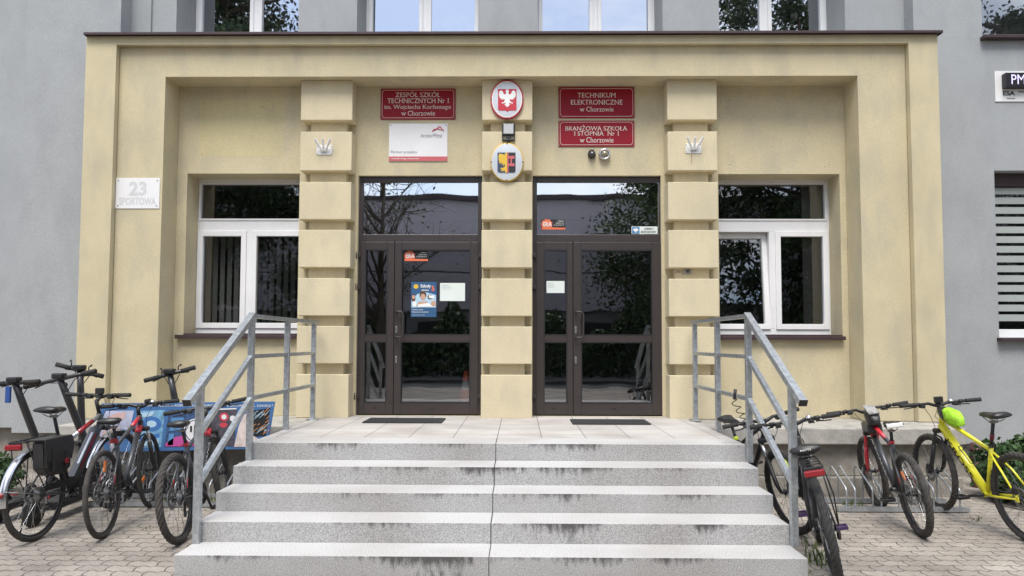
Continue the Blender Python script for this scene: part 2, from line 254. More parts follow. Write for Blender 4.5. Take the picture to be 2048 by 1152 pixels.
# ------------------------------------------------------------------ helpers
def at(px, py, Y):
    d = _r*((px-CX)/FPX) + _u*((CY-py)/FPX) + _f
    return CAM + d*(Y/d.y)
def ground(px, py):
    d = _r*((px-CX)/FPX) + _u*((CY-py)/FPX) + _f
    return CAM + d*(-CAM.z/d.z)
def prect(x0, y0, x1, y1, Y):
    xm, ym = (x0+x1)/2, (y0+y1)/2
    return at(x0, ym, Y).x, at(x1, ym, Y).x, at(xm, y1, Y).z, at(xm, y0, Y).z
def wloc(o):
    p = Vector((0, 0, 0))
    while o is not None: p += Vector(o.location); o = o.parent
    return p
class MB:
    def __init__(s): s.bm = bmesh.new()
    def _add(s, verts, faces, mi=0, smooth=False):
        vs_ = [s.bm.verts.new(v) for v in verts]
        for f in faces:
            try:
                fc = s.bm.faces.new([vs_[i] for i in f]); fc.material_index = mi; fc.smooth = smooth
            except ValueError: pass
    def box(s, x0, x1, y0, y1, z0, z1, bev=0, mi=0):
        vv = [(x, y, z) for z in (z0, z1) for y in (y0, y1) for x in (x0, x1)]
        ff = [(0, 2, 3, 1), (4, 5, 7, 6), (0, 1, 5, 4), (2, 6, 7, 3), (0, 4, 6, 2), (1, 3, 7, 5)]
        if bev:
            b = bmesh.new(); vs_ = [b.verts.new(v) for v in vv]
            for f in ff: b.faces.new([vs_[i] for i in f])
            bmesh.ops.bevel(b, geom=b.edges[:], offset=bev, segments=2, affect='EDGES', profile=.5)
            b.verts.index_update()
            s._add([v.co[:] for v in b.verts], [[v.index for v in f.verts] for f in b.faces], mi, False); b.free()
        else: s._add(vv, ff, mi)
        return s
    def bar(s, p0, p1, w, h=None, up=(0, 0, 1), mi=0, bev=0):
        """rectangular bar between two points: w across, h along 'up'"""
        h = h or w; p0, p1 = Vector(p0), Vector(p1); d = (p1-p0).normalized(); up = Vector(up)
        if abs(d.dot(up)) > .99: up = Vector((0, 1, 0))
        sd = d.cross(up).normalized(); up = sd.cross(d).normalized()
        vv = []
        for p in (p0, p1):
            for a, b in ((-1, -1), (1, -1), (1, 1), (-1, 1)): vv.append(p+sd*a*w/2+up*b*h/2)
        s._add(vv, [(3, 2, 1, 0), (4, 5, 6, 7), (0, 1, 5, 4), (1, 2, 6, 5), (2, 3, 7, 6), (3, 0, 4, 7)], mi)
        return s
    def tube(s, pts, r, n=8, mi=0, cap=True):
        pts = [Vector(p) for p in pts]; N = len(pts); rs = r if isinstance(r, (list, tuple)) else [r]*N
        rings = []; prev = None
        for i, p in enumerate(pts):
            d = (pts[min(i+1, N-1)]-pts[max(i-1, 0)]).normalized()
            if prev is None:
                a = Vector((0, 0, 1)) if abs(d.z) < .9 else Vector((1, 0, 0)); u = d.cross(a).normalized()
            else:
                u = prev - d*prev.dot(d)
                u = u.normalized() if u.length > 1e-6 else d.orthogonal().normalized()
            prev = u; v = d.cross(u)
            rings.append([p+(u*math.cos(2*math.pi*k/n)+v*math.sin(2*math.pi*k/n))*rs[i] for k in range(n)])
        vv = [x for rg in rings for x in rg]; ff = []
        for i in range(N-1):
            for k in range(n): ff.append((i*n+k, i*n+(k+1) % n, (i+1)*n+(k+1) % n, (i+1)*n+k))
        if cap: ff.append(tuple(range(n-1, -1, -1))); ff.append(tuple((N-1)*n+k for k in range(n)))
        s._add(vv, ff, mi, True); return s
    def lathe(s, prof, c=(0, 0, 0), axis=(0, 0, 1), n=24, mi=0, closed=False, smooth=True):
        """prof: (radius, height along axis)"""
        ax = Vector(axis).normalized(); u = ax.orthogonal().normalized(); v = ax.cross(u); c = Vector(c); P = len(prof)
        vv = []
        for k in range(n):
            a = 2*math.pi*k/n; d = u*math.cos(a)+v*math.sin(a)
            for (r, h) in prof: vv.append(c+d*max(r, 1e-5)+ax*h)
        ff = []
        for k in range(n):
            k2 = (k+1) % n
            for i in range(P-1 if not closed else P):
                j = (i+1) % P
                ff.append((k*P+i, k2*P+i, k2*P+j, k*P+j))
        s._add(vv, ff, mi, smooth); return s
    def prism(s, outline, d, mi=0):
        """outline: list of 3-D points (planar), extruded by vector d"""
        d = Vector(d); n = len(outline); A = [Vector(p) for p in outline]; B = [p+d for p in A]
        ff = [tuple(range(n)), tuple(range(2*n-1, n-1, -1))]+[(i, n+i, n+(i+1) % n, (i+1) % n) for i in range(n)]
        s._add(A+B, ff, mi); return s
    def xf(s, mtx): bmesh.ops.transform(s.bm, matrix=mtx, verts=s.bm.verts); return s
    def build(s, name, m, parent=None, local=False):
        bmesh.ops.recalc_face_normals(s.bm, faces=s.bm.faces)
        me = bpy.data.meshes.new(name); s.bm.to_mesh(me); s.bm.free()
        for x in (m if isinstance(m, (list, tuple)) else [m]): me.materials.append(M[x] if isinstance(x, str) else x)
        o = bpy.data.objects.new(name, me); COL.objects.link(o)
        if parent is not None:
            o.parent = parent
            if not local: me.transform(Matrix.Translation(-wloc(parent)))
        return o
def tag(o, label=None, cat=None, group=None, kind=None):
    for k, v in (('label', label), ('category', cat), ('group', group), ('kind', kind)):
        if v: o[k] = v
    return o
def thing(name, loc, label, cat, group=None, rot=(0, 0, 0)):
    o = bpy.data.objects.new(name, None); COL.objects.link(o); o.location = loc; o.rotation_euler = rot; o.empty_display_size = .1
    return tag(o, label, cat, group)

_tc = {}
def text_mesh(body, bold=0.0):
    key = (body, bold)
    if key not in _tc:
        cu = bpy.data.curves.new('lettering', 'FONT'); cu.body = body; cu.size = 1; cu.offset = bold; cu.resolution_u = 3
        ob = bpy.data.objects.new('lettering_source', cu); COL.objects.link(ob)
        dg = bpy.context.evaluated_depsgraph_get(); me = bpy.data.meshes.new_from_object(ob.evaluated_get(dg))
        vv = [v.co.copy() for v in me.vertices]; ff = [tuple(p.vertices) for p in me.polygons]
        bpy.data.objects.remove(ob); bpy.data.curves.remove(cu); bpy.data.meshes.remove(me)
        _tc[key] = (vv, ff)
    return _tc[key]
def put_text(mb, body, o, ux, uy, wdt, hgt, bold=0.012, mi=0, serif=False):
    """letters whose bounding box starts at o and spans ux*wdt by uy*hgt (vectors normalised)"""
    vv, ff = text_mesh(body, bold)
    x0 = min(v.x for v in vv); x1 = max(v.x for v in vv); y0 = min(v.y for v in vv); y1 = max(v.y for v in vv)
    o = Vector(o); ux = Vector(ux).normalized(); uy = Vector(uy).normalized()
    def tr(x, y): return o+ux*(x-x0)/(x1-x0)*wdt+uy*(y-y0)/(y1-y0)*hgt
    mb._add([tr(v.x, v.y) for v in vv], ff, mi)
    if serif:   # small feet on the ends of the upright strokes
        cnt = {}
        for f in ff:
            for i in range(len(f)): k = tuple(sorted((f[i], f[(i+1) % len(f)]))); cnt[k] = cnt.get(k, 0)+1
        for (a, b_), c_ in cnt.items():
            if c_ != 1: continue
            p, q = vv[a], vv[b_]
            if abs(p.y-q.y) < 1e-3 and .05 < abs(p.x-q.x) < .17:
                xa, xb = min(p.x, q.x)-.055, max(p.x, q.x)+.055; yy = p.y; inside = -.05 if any(vv[k].y < yy-.02 for f in ff if a in f and b_ in f for k in f) else .05
                mb._add([tr(xa, yy), tr(xb, yy), tr(xb, yy+inside), tr(xa, yy+inside)], [(0, 1, 2, 3)], mi)
def wall_text(mb, body, px0, px1, py0, py1, Y, bold=.012, mi=0, serif=False):
    X0, X1, Z0, Z1 = prect(px0, py0, px1, py1, Y)
    put_text(mb, body, (X0, Y, Z0), (1, 0, 0), (0, 0, 1), X1-X0, Z1-Z0, bold, mi, serif)
def grid_wall(mb, X0, X1, Z0, Z1, Yf, Yb, holes):
    xs = sorted({X0, X1, *[h[0] for h in holes], *[h[1] for h in holes]}); zs = sorted({Z0, Z1, *[h[2] for h in holes], *[h[3] for h in holes]})
    for i in range(len(xs)-1):
        for j in range(len(zs)-1):
            a, b = (xs[i]+xs[i+1])/2, (zs[j]+zs[j+1])/2
            if X0 <= a <= X1 and Z0 <= b <= Z1 and not any(h[0] < a < h[1] and h[2] < b < h[3] for h in holes):
                mb.box(xs[i], xs[i+1], Yf, Yb, zs[j], zs[j+1])
    bmesh.ops.remove_doubles(mb.bm, verts=mb.bm.verts, dist=1e-5)
    # drop the inner double faces left between neighbouring cells
    seen = {}
    for f in list(mb.bm.faces):
        k = tuple(sorted(v.index for v in f.verts))
        seen.setdefault(k, []).append(f)
    return mb

# ------------------------------------------------------------------ ground
H, D, Y0 = .142, .318, 6.0775
LZ = 5*H
XL, XR, XJ = -2.312, 1.912, -.2035
g = MB(); g._add([(-60, -7.5, 0), (60, -7.5, 0), (60, 60, 0), (-60, 60, 0)], [(0, 1, 2, 3)]); tag(g.build('paving', 'pave'), kind='structure')
g = MB(); g._add([(-150, -150, -.12), (150, -150, -.12), (150, -7.5, -.12), (-150, -7.5, -.12)], [(0, 1, 2, 3)]); tag(g.build('road', 'asphalt'), kind='structure')
g = MB(); g.box(-60, 60, -7.65, -7.5, -.12, .004, .01); tag(g.build('kerb', 'slab'), kind='structure')

# ------------------------------------------------------------------ grey school building
YP, YI, YC, YW, YD, YG = 7.89, 7.97, 8.10, 8.32, 8.37, 8.63     # portal front, inner frame, pillars, bay wall, doors, window frames
bld = thing('school_building', (0, 9, 0), 'grey plastered school block rising behind the yellow entrance portal', 'building')
YUP = 8.62
def zx(px, py, Y): return at(px, py, Y).x
# central upper wall with four deep window openings
ups = []
for a, b in ((353, 597), (714, 958), (1074, 1325), (1438, 1690)):
    ups.append((zx(a, 30, YUP), zx(b, 30, YUP), 5.02, 6.9))
m = MB(); xa, xb = zx(242, 30, YUP), zx(1808, 30, YUP)
grid_wall(m, xa, xb, 4.6, 9.0, YUP, YUP+.62, ups); m.build('upper_wall', 'gray', bld)
m = MB(); m.box(zx(262, 30, YUP-.03), zx(302, 30, YUP-.03), YUP-.03, YUP-.002, 4.6, 9.0); m.build('wall_strip', 'gray', bld)
m = MB(); m.box(at(40, 400, 8.36).x, zx(242, 30, 8.36), 8.36, 9.4, .49, 9.0); m.build('pilaster', 'gray', bld)
m = MB(); m.box(-14, at(40, 400, 8.36).x-.002, 8.62, 9.4, .52, 9.0); m.build('side_wall', 'gray', bld)
m = MB(); m.box(-14, -4.7, 8.75, 9.4, -.1, .60); m.build('plinth', 'concrete', bld)
# right hand wall with two windows
YR = 8.42
w1 = (zx(1964, 50, YR), zx(2260, 50, YR), at(1990, 74, YR).z, 7.4)
w2 = (zx(1993, 500, YR), zx(2290, 500, YR), at(2000, 675, YR).z, at(2000, 341, YR).z)
m = MB(); grid_wall(m, zx(1808, 30, YUP)-.0, 14, .40, 9.0, YR, YR+.45, [w1, w2]); m.build('side_wall', 'gray', bld)
m = MB(); m.box(4.7, 14, YR+.08, 9.4, -.1, .46); m.build('plinth', 'concrete', bld)
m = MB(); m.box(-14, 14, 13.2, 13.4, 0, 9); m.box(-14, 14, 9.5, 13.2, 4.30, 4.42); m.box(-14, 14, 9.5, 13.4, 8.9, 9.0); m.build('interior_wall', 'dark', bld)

def bars(mb, x0, x1, z0, z1, wl, wr, wb, wt, ya, yb, bev=.004):
    """a rectangular frame of four butted bars"""
    mb.box(x0, x0+wl, ya, yb, z0, z1, bev); mb.box(x1-wr, x1, ya, yb, z0, z1, bev)
    mb.box(x0+wl, x1-wr, ya, yb, z0, z0+wb, bev); mb.box(x0+wl, x1-wr, ya, yb, z1-wt, z1, bev)
def pane(parent, x0, x1, z0, z1, y, m='gwin'):
    p = MB(); p._add([(x0-.006, y+.003, z0-.006), (x1+.006, y+.003, z0-.006), (x1+.006, y+.003, z1+.006), (x0-.006, y+.003, z1+.006)], [(0, 1, 2, 3)]); return p.build('pane', m, parent)
# upper windows: frame at the back of the reveal, two sashes and a double mullion
for (a, b, z0, z1), (ms, me) in zip(ups, ((498, 527), (836, 865), (1177, 1204), (1516, 1545))):
    yf = YUP+.52; sx0, sx1 = zx(ms, 30, yf), zx(me, 30, yf); mid = (sx0+sx1)/2
    f = MB(); bars(f, a, b, z0, z1, .035, .035, .07, .07, yf, yf+.07); f.box(mid-.03, mid+.03, yf-.002, yf+.068, z0+.07, z1-.07, .004)
    win = f.build('window', 'pvc', bld)
    for (u, v) in ((a+.035, mid-.03), (mid+.03, b-.035)):
        s = MB(); bars(s, u, v, z0+.07, z1-.07, .05, .05, .06, .06, yf-.015, yf+.05); s.build('sash', 'pvc', win)
        pane(win, u+.05, v-.05, z0+.13, z1-.13, yf+.02, 'gup')
    s = MB(); s.box(a+.06, a+.30, yf+.12, yf+.14, z0+.05, z1-.05); s.build('curtain', 'gasket', win)
    s = MB(); s.box(a, b, YUP-.05, yf, z0-.03, z0-.002); s.build('sill', 'coping', win)
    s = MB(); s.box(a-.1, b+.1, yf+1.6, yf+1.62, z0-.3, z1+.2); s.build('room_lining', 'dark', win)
# right hand windows
for k, (hole, bl) in enumerate(((w1, False), (w2, True))):
    a, b, z0, z1 = hole; yf = YR+.16
    f = MB(); bars(f, a, b, z0, z1, .035 if bl else .02, .06, .10 if bl else .03, .06, yf, yf+.07)
    win = f.build('window', 'pvc' if bl else 'gasket', bld)
    pane(win, a+.035, b-.06, z0+.10, z1-.06, yf+.03, 'gwin')
    s = MB(); s.box(a-.03, b+.05, YR-.09, yf-.003, z0-.045, z0-.003, .006); s.build('sill', 'coping', win)
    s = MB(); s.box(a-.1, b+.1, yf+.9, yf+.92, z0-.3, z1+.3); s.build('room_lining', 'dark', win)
    if not bl:
        s = MB(); s.box(a+.02, b, YR+.05, yf-.01, z0-.002, z0+.02, .003); s.build('sill_edge', 'pvc', win)
    else:
        s = MB(); s.box(a+.02, b-.02, yf-.03, yf-.002, z1-.16, z1-.01, .004); s.build('blind_case', 'coping', win)
        s = MB(); n = 14; top = z1-.17; bot = z0+.16; st = (top-bot)/n
        for i in range(n): s.box(a+.036, b-.06, yf+.012, yf+.016, top-(i+.68)*st, top-i*st)
        s.build('zebra_blind', 'blind2', win)
    # reveals
# ------------------------------------------------------------------ yellow portal
por = thing('entrance_portal', (-.135, YP, LZ), 'yellow plastered entrance portal with three banded pillars and brown metal coping', 'entrance')
PB = LZ-.005
PLo, PRo = (at(174, 72, YP).x+at(147, 800, YP).x)/2, (at(1875, 68, YP).x+at(1896, 800, YP).x)/2
PT = at(1010, 70, YP).z
PLi, PRi = at(232, 84, YP).x, at(1818, 82, YP).x; PTi = at(1010, 86, YP).z
QL, QR = at(330, 149, YI).x, at(1716, 147, YI).x; QT = at(1010, 151, YI).z
def arch(x0, x1, zt, xi0, xi1, zi, ya, yb, name):
    m = MB(); m.box(x0, xi0, ya, yb, PB, zi, .006); m.box(xi1, x1, ya, yb, PB, zi, .006); m.box(x0, x1, ya, yb, zi, zt, .006)
    return m
def arch_prism(x0, x1, zt, xi0, xi1, zi, ya, yb):
    m = MB(); o = [(x0, PB), (x0, zt), (x1, zt), (x1, PB), (xi1, PB), (xi1, zi), (xi0, zi), (xi0, PB)]
    m.prism([(x, ya, z) for x, z in o], (0, yb-ya, 0))
    bmesh.ops.bevel(m.bm, geom=[e for e in m.bm.edges if e.is_manifold], offset=.008, segments=2, affect='EDGES', profile=.5)
    return m
arch_prism(PLo, PRo, PT, PLi, PRi, PTi, YP, 8.7).build('outer_frame', 'yellow', por)
arch_prism(PLi+.002, PRi-.002, PTi-.002, QL, QR, QT, YI, 8.7).build('inner_frame', 'yellow', por)
# bay wall with window and door openings
WLh = (at(371, 500, YW).x, at(597, 500, YW).x, at(480, 672, YW).z, at(480, 347, YW).z)
WRh = (at(1438, 500, YW).x, at(1682, 500, YW).x, at(1560, 672, YW).z, at(1560, 348, YW).z)
DL = (at(715, 500, YW).x, at(964, 500, YW).x, LZ, at(840, 351, YW).z)
DR = (at(1065, 500, YW).x, at(1323, 500, YW).x, LZ, at(1195, 351, YW).z)
m = MB(); grid_wall(m, QL+.002, QR-.002, PB, QT-.002, YW, 8.72, [WLh, WRh, DL, DR]); m.build('bay_wall', 'yellow', por)
# faded paint patches and drill holes where old boards hung
for (a, b, c, d) in ((400, 200, 567, 313), (1459, 200, 1659, 326)):
    X0, X1, Z0, Z1 = prect(a, b, c, d, YW); m = MB(); m.box(X0, X1, YW-.0007, YW+.01, Z0, Z1); m.build('paint_patch', 'patch' if a < 900 else 'yellow', por)
for (px, py) in ((409, 204), (564, 204), (405, 309), (563, 309), (437, 200), (537, 200), (524, 214), (1442, 203), (1458, 201), (1671, 203), (1659, 201), (1456, 218), (1460, 329), (1659, 329), (1650, 333), (1556, 201), (1556, 309)):
    p = at(px, py, YW); m = MB(); m.lathe([(0, -.003), (.006, -.003), (.008, 0.004)], p, (0, 1, 0), 8); m.build('drill_hole', 'concrete', por)
# coping
CT = at(1010, 62.5, YP-.06).z; c0, c1 = at(167, 68, YP-.06).x, at(1886, 62, YP-.06).x
m = MB(); m.box(c0, c1, YP-.06, YUP-.005, PT+.003, PT+.018); m.box(c0, c1, YP-.064, YP-.058, PT-.012, CT, .002)
m._add([(c0, YP-.058, CT-.004), (c1, YP-.058, CT-.004), (c1, YUP-.005, CT+.05), (c0, YUP-.005, CT+.05)], [(0, 1, 2, 3)])
m.box(c0, c0+.006, YP-.06, YUP-.01, PT-.012, CT, 0); m.box(c1-.006, c1, YP-.06, YUP-.01, PT-.012, CT, 0)
m.build('coping', 'coping', por)
# banded pillars
def pillar(xl, xr, tops, bots):
    p = MB()
    for i, (t, b) in enumerate(zip(tops, bots)):
        zt = QT-.003 if t is None else at(1010, t, YC).z; zb = PB if b is None else at(1010, b, YC).z
        p.box(xl, xr, YC, YW-.002, zb, zt, .007)
        if i < len(tops)-1:
            p.box(xl+.095, xr-.085, YC+.095, YW-.002, at(1010, tops[i+1], YC).z+.0005, zb-.0005)
    return p.build('pillar', 'pillar', por)
TOPS = [None, 263, 364, 460, 557, 653, 750]; BOTS = [240, 341, 439, 535, 632, 728, None]
PXS = [(at(597, 480, YC).x, at(701, 480, YC).x), (at(963, 480, YC).x, at(1064.5, 480, YC).x), (at(1337, 480, YC).x, at(1437, 480, YC).x)]
for xl, xr in PXS: pillar(xl, xr, TOPS, BOTS)
# plinth ledge under the portal, either side of the landing
for (a, b) in ((-4.78, XL-.012), (XR+.012, 4.55)):
    m = MB(); m.box(a, b, 7.33, 8.4, LZ-.175, LZ-.008, .012); m.build('ledge', 'slab', por)
    m = MB(); m.box(a+.03, b-.03, 7.44, 8.38, .2, LZ-.177, .01); m.box(a+.02, b-.02, 7.38, 8.39, -.05, .198, .012); m.build('foundation', 'concrete', por)
# lower windows
def low_window(hole, left):
    a, b, z0, z1 = hole; yf = YG; z0 = at(500, 667, YG).z; z1 = at(500, 360, YG).z + .03
    if left: fx0, fx1 = at(390, 500, YG).x-.015, b+.05
    else: fx0, fx1 = a-.05, at(1662, 500, YG).x+.012
    zt0, zt1 = at(500, 463, YG).z, at(500, 441, YG).z
    if left: mxa, mxb = at(491, 560, YG).x, at(503, 560, YG).x
    else: mxa, mxb = at(1539, 560, YG).x, at(1552, 560, YG).x
    f = MB(); bars(f, fx0, fx1, z0, z1, .055, .055, .07, .06, yf, yf+.07); f.box(fx0+.055, fx1-.055, yf, yf+.07, zt0, zt1, .004); f.box(mxa, mxb, yf-.001, yf+.069, z0+.07, zt0, .004)
    win = f.build('window', 'pvc', por)
    pane(win, fx0+.055+.02, fx1-.055-.02, zt1+.02, z1-.08, yf+.03)
    s = MB(); bars(s, fx0+.055, fx1-.055, zt1, z1-.06, .022, .022, .022, .022, yf-.012, yf+.05, .003); s.build('transom_bead', 'pvc', win)
    for i, (u, v) in enumerate(((fx0+.055, mxa), (mxb, fx1-.055))):
        tilt = (not left) and i == 0
        ob = MB(); zb, zt = z0+.07, zt0; bars(ob, u-.006, v+.006, zb-.006, zt+.006, .065, .065, .065, .065, yf-.018, yf+.05, .004)
        if tilt:
            mt = Matrix.Translation((0, yf, zb)) @ Matrix.Rotation(R(-5.5), 4, 'X') @ Matrix.Translation((0, -yf, -zb)); ob.xf(mt)
        sash = ob.build('sash', 'pvc', win)
        p = MB(); p._add([(u+.055, yf+.023, zb+.055), (v-.055, yf+.023, zb+.055), (v-.055, yf+.023, zt-.055), (u+.055, yf+.023, zt-.055)], [(0, 1, 2, 3)])
        if tilt: p.xf(mt)
        p.build('pane', 'gwin', win)
    # sill: brown sheet metal, kept inside the opening's width plus lips
    s = MB(); sx0 = at(350, 673, YW-.06).x if left else a+.0; sx1 = b-.002 if left else at(1691, 675, YW-.06).x
    s.box(sx0, sx1, YW-.075, YW-.003, z0-.065, z0-.02, .004); s.box(max(a, sx0)+.002, min(b, sx1)-.002, YW-.003, yf+.02, z0-.03, z0-.004); s.build('sill', 'coping', win)
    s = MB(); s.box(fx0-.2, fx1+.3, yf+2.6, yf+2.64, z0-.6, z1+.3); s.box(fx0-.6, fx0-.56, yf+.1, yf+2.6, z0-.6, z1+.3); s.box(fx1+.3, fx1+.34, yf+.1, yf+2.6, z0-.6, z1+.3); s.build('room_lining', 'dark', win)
    if left:
        n = 15; sp = (fx1-fx0-.1)/n
        for i in range(n):
            s = MB(); x = fx0+.06+i*sp; c, sn = math.cos(R(38)), math.sin(R(38)); wv = sp*.62
            s.prism([(x, yf+.22, z0+.08), (x+wv*c, yf+.22+wv*sn, z0+.08), (x+wv*c, yf+.22+wv*sn, zt0+.05+.0), (x, yf+.22, zt0+.05)], (.002, -.002, 0)); s.build('blind_slat', 'blind', win)
    else:
        s = MB(); s.box(fx1-.30, fx1-.06, yf+.14, yf+.16, z0+.05, z1-.05); s.build('curtain', 'blind', win)
low_window(WLh, True); low_window(WRh, False)
# doors
def door(xs, narrow, hx, gl, hinge_px):
    """xs: px of frame edges; narrow: px glass of the narrow leaf; gl: px glass of the wide leaf; hx: px of the meeting line"""
    Y = YD; x0, x1 = at(xs[0], 600, Y).x-.02, at(xs[1], 600, Y).x+.02; zt = at(1010, 351, Y).z+.02
    ztr0, ztr1 = at(1010, 469, Y).z, at(1010, 363.5, Y).z; zl = at(1010, 484, Y).z
    f = MB(); f.box(x0, x0+.055, Y, Y+.08, LZ+.002, zt, .004); f.box(x1-.055, x1, Y, Y+.08, LZ+.002, zt, .004)
    f.box(x0+.055, x1-.055, Y, Y+.08, ztr1, zt, .004); f.box(x0+.055, x1-.055, Y, Y+.08, zl+.004, ztr0, .004); f.box(x0+.055, x1-.055, Y+.03, Y+.08, LZ+.002, LZ+.022)
    fr = f.build('entrance_door', 'doorbrown', por)
    pane(fr, x0+.055, x1-.055, ztr0, ztr1, Y+.035, 'gtrans')
    xm = at(hx, 650, Y).x
    z = [at(1010, q, Y).z for q in (832, 806, 684, 670, 500)]
    for (u, v, ga, gb) in ((x0+.045, xm-.003, *narrow), (xm+.003, x1-.045, *gl)):
        ga, gb = at(ga, 600, Y).x, at(gb, 600, Y).x; ya, yb = Y-.018, Y+.05
        l = MB(); l.box(u, ga, ya, yb, LZ+.014, zl, .004); l.box(gb, v, ya, yb, LZ+.014, zl, .004)
        l.box(ga, gb, ya, yb, LZ+.014, z[1], .004); l.box(ga, gb, ya, yb, z[2], z[3], .004); l.box(ga, gb, ya, yb, z[4], zl, .004)
        leaf = l.build('door_leaf', 'doorbrown', fr)
        bd = MB(); bars(bd, ga, gb, z[1], z[2], .009, .009, .009, .009, ya-.003, ya+.03, 0); bars(bd, ga, gb, z[3], z[4], .009, .009, .009, .009, ya-.003, ya+.03, 0); bd.build('glazing_bead', 'darksteel', fr)
        pane(fr, ga, gb, z[1], z[2], Y+.02, 'gdoor'); pane(fr, ga, gb, z[3], z[4], Y+.02, 'gdoor')
        for q in ((u+v)/2-.05*(gb-ga),):
            sl = MB(); sl.box(q-.02, q+.02, ya-.003, ya+.002, LZ+.082, LZ+.092); sl.build('drain_slot', 'gasket', fr)
    # pull handle
    hxp = xm+.03; zt_, zb_ = at(1010, 624, Y).z, at(1010, 675, Y).z; hr = .011
    h = MB(); yo = Y-.018; ox = .085
    h.tube([(hxp, yo, zt_), (hxp, yo-.055, zt_), (hxp+.02, yo-.065, zt_), (hxp+ox-.02, yo-.065, zt_), (hxp+ox, yo-.065, zt_-.03), (hxp+ox, yo-.065, zb_+.03), (hxp+ox-.02, yo-.065, zb_), (hxp+.02, yo-.065, zb_), (hxp, yo-.055, zb_), (hxp, yo, zb_)], hr, 10)
    h.build('handle', 'doorbrown', fr)
    for q in (660, 720):
        k = MB(); zc = at(1010, q, Y).z; k.box(hxp-.012, hxp+.012, yo-.008, yo, zc-.04, zc+.04, .003); k.build('lock_plate', 'steel', fr)
    for sx in (x0+.045, x1-.045):
        for q in (512, 575, 793):
            k = MB(); zc = at(1010, q, Y).z; sg = 1 if sx > (x0+x1)/2 else -1
            k.box(min(sx, sx+sg*.06), max(sx, sx+sg*.06), yo-.014, yo+.012, zc-.022, zc+.022, .003); k.lathe([(0, -.04), (.013, -.04), (.013, .04), (0, .04)], (sx+sg*.045, yo-.022, zc), (0, 0, 1), 10); k.build('hinge', 'doorbrown', fr)
    return fr
door((717, 961), (730.5, 774.5), 788.5, (803, 941), 0)
door((1068, 1327), (1088, 1134), 1146, (1162, 1304), 0)
# entrance hall behind the doors
m = MB(); hx0, hx1 = DL[0]-.6, DR[1]+.6
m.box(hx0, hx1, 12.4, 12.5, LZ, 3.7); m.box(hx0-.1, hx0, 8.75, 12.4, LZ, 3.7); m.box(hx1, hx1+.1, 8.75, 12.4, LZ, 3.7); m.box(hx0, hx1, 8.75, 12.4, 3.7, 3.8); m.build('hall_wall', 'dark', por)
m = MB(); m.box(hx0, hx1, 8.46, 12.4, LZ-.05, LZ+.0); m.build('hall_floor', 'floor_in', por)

# ------------------------------------------------------------------ stairs
st = thing('entrance_stairs', (XJ, 5.5, 0), 'five grey granite steps with black grime runs below their noses', 'stairs')
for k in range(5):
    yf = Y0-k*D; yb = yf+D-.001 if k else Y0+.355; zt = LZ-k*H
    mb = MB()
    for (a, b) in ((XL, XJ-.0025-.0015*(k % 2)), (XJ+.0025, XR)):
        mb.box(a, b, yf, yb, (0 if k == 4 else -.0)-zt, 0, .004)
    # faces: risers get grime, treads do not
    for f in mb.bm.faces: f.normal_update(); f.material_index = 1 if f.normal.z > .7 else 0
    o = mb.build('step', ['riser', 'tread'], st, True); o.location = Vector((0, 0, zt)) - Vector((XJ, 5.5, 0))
    j = MB(); j.box(XJ-.004, XJ+.002, yf+.004, yb, 0.001, zt-.004); j.build('joint', 'joint', o)
m = MB(); m.box(XL+.003, XR-.003, Y0+.3565, 8.46, .0, LZ-.001); o = m.build('landing', 'tile', st)

# ------------------------------------------------------------------ railings
def railing(side):
    X = XL+.02 if side < 0 else XR+.02
    lab = 'galvanised stair railing on the left, beside the blue banner' if side < 0 else 'galvanised stair railing on the right, beside the bicycle with purple pedals'
    rl = thing('stair_railing', (X, 6.2, 0), lab, 'railing', 'railings along both sides of the stairs')
    w = .048
    ya, yb_, yc, yd = Y0-3*D-.034, Y0-.034, 6.98, 7.88
    za, zb = at(391 if side < 0 else 1584, 770, ya).z, at(503 if side < 0 else 1492, 632, yb_).z
    def post(y, z0, z1):
        m = MB(); m.box(X-w/2, X+w/2, y-w/2, y+w/2, z0, z1, .003); return m.build('post', 'galv', rl)
    post(ya, LZ-4*H+.001, za-.024); post(yb_, LZ-H+.001, zb-.024); post(yc, LZ+.0, zb-.02); post(yd, LZ+.012, zb-.02)
    m = MB(); m.box(X-.06, X+.06, yd-.05, yd+.05, LZ, LZ+.012, .002); m.build('base_plate', 'galv', rl)
    sl = (zb-za)/(yb_-ya); ex = .20
    m = MB(); m.bar((X, ya-ex, za-sl*ex), (X, yb_+.02, zb+sl*.02), .054, .046); m.build('handrail', 'galv', rl)
    e = MB(); dd = Vector((0, 1, sl)).normalized(); p0 = Vector((X, ya-ex, za-sl*ex)); e.bar(p0-dd*.004, p0+dd*.001, .057, .049); e.build('end_cap', 'plastic', rl)
    m = MB(); m.bar((X, yb_+.02, zb), (X, yd+.10, zb), .054, .034); m.build('handrail', 'galv', rl)
    for dz in (.345, .70):
        m = MB(); m.bar((X, ya, za-dz), (X, yb_, zb-dz), .036, .038); m.build('mid_rail', 'galv', rl)
        m = MB(); m.bar((X, yb_, zb-dz), (X, yd, zb-dz), .036, .034); m.build('mid_rail', 'galv', rl)
    return rl
railing(-1); railing(1)

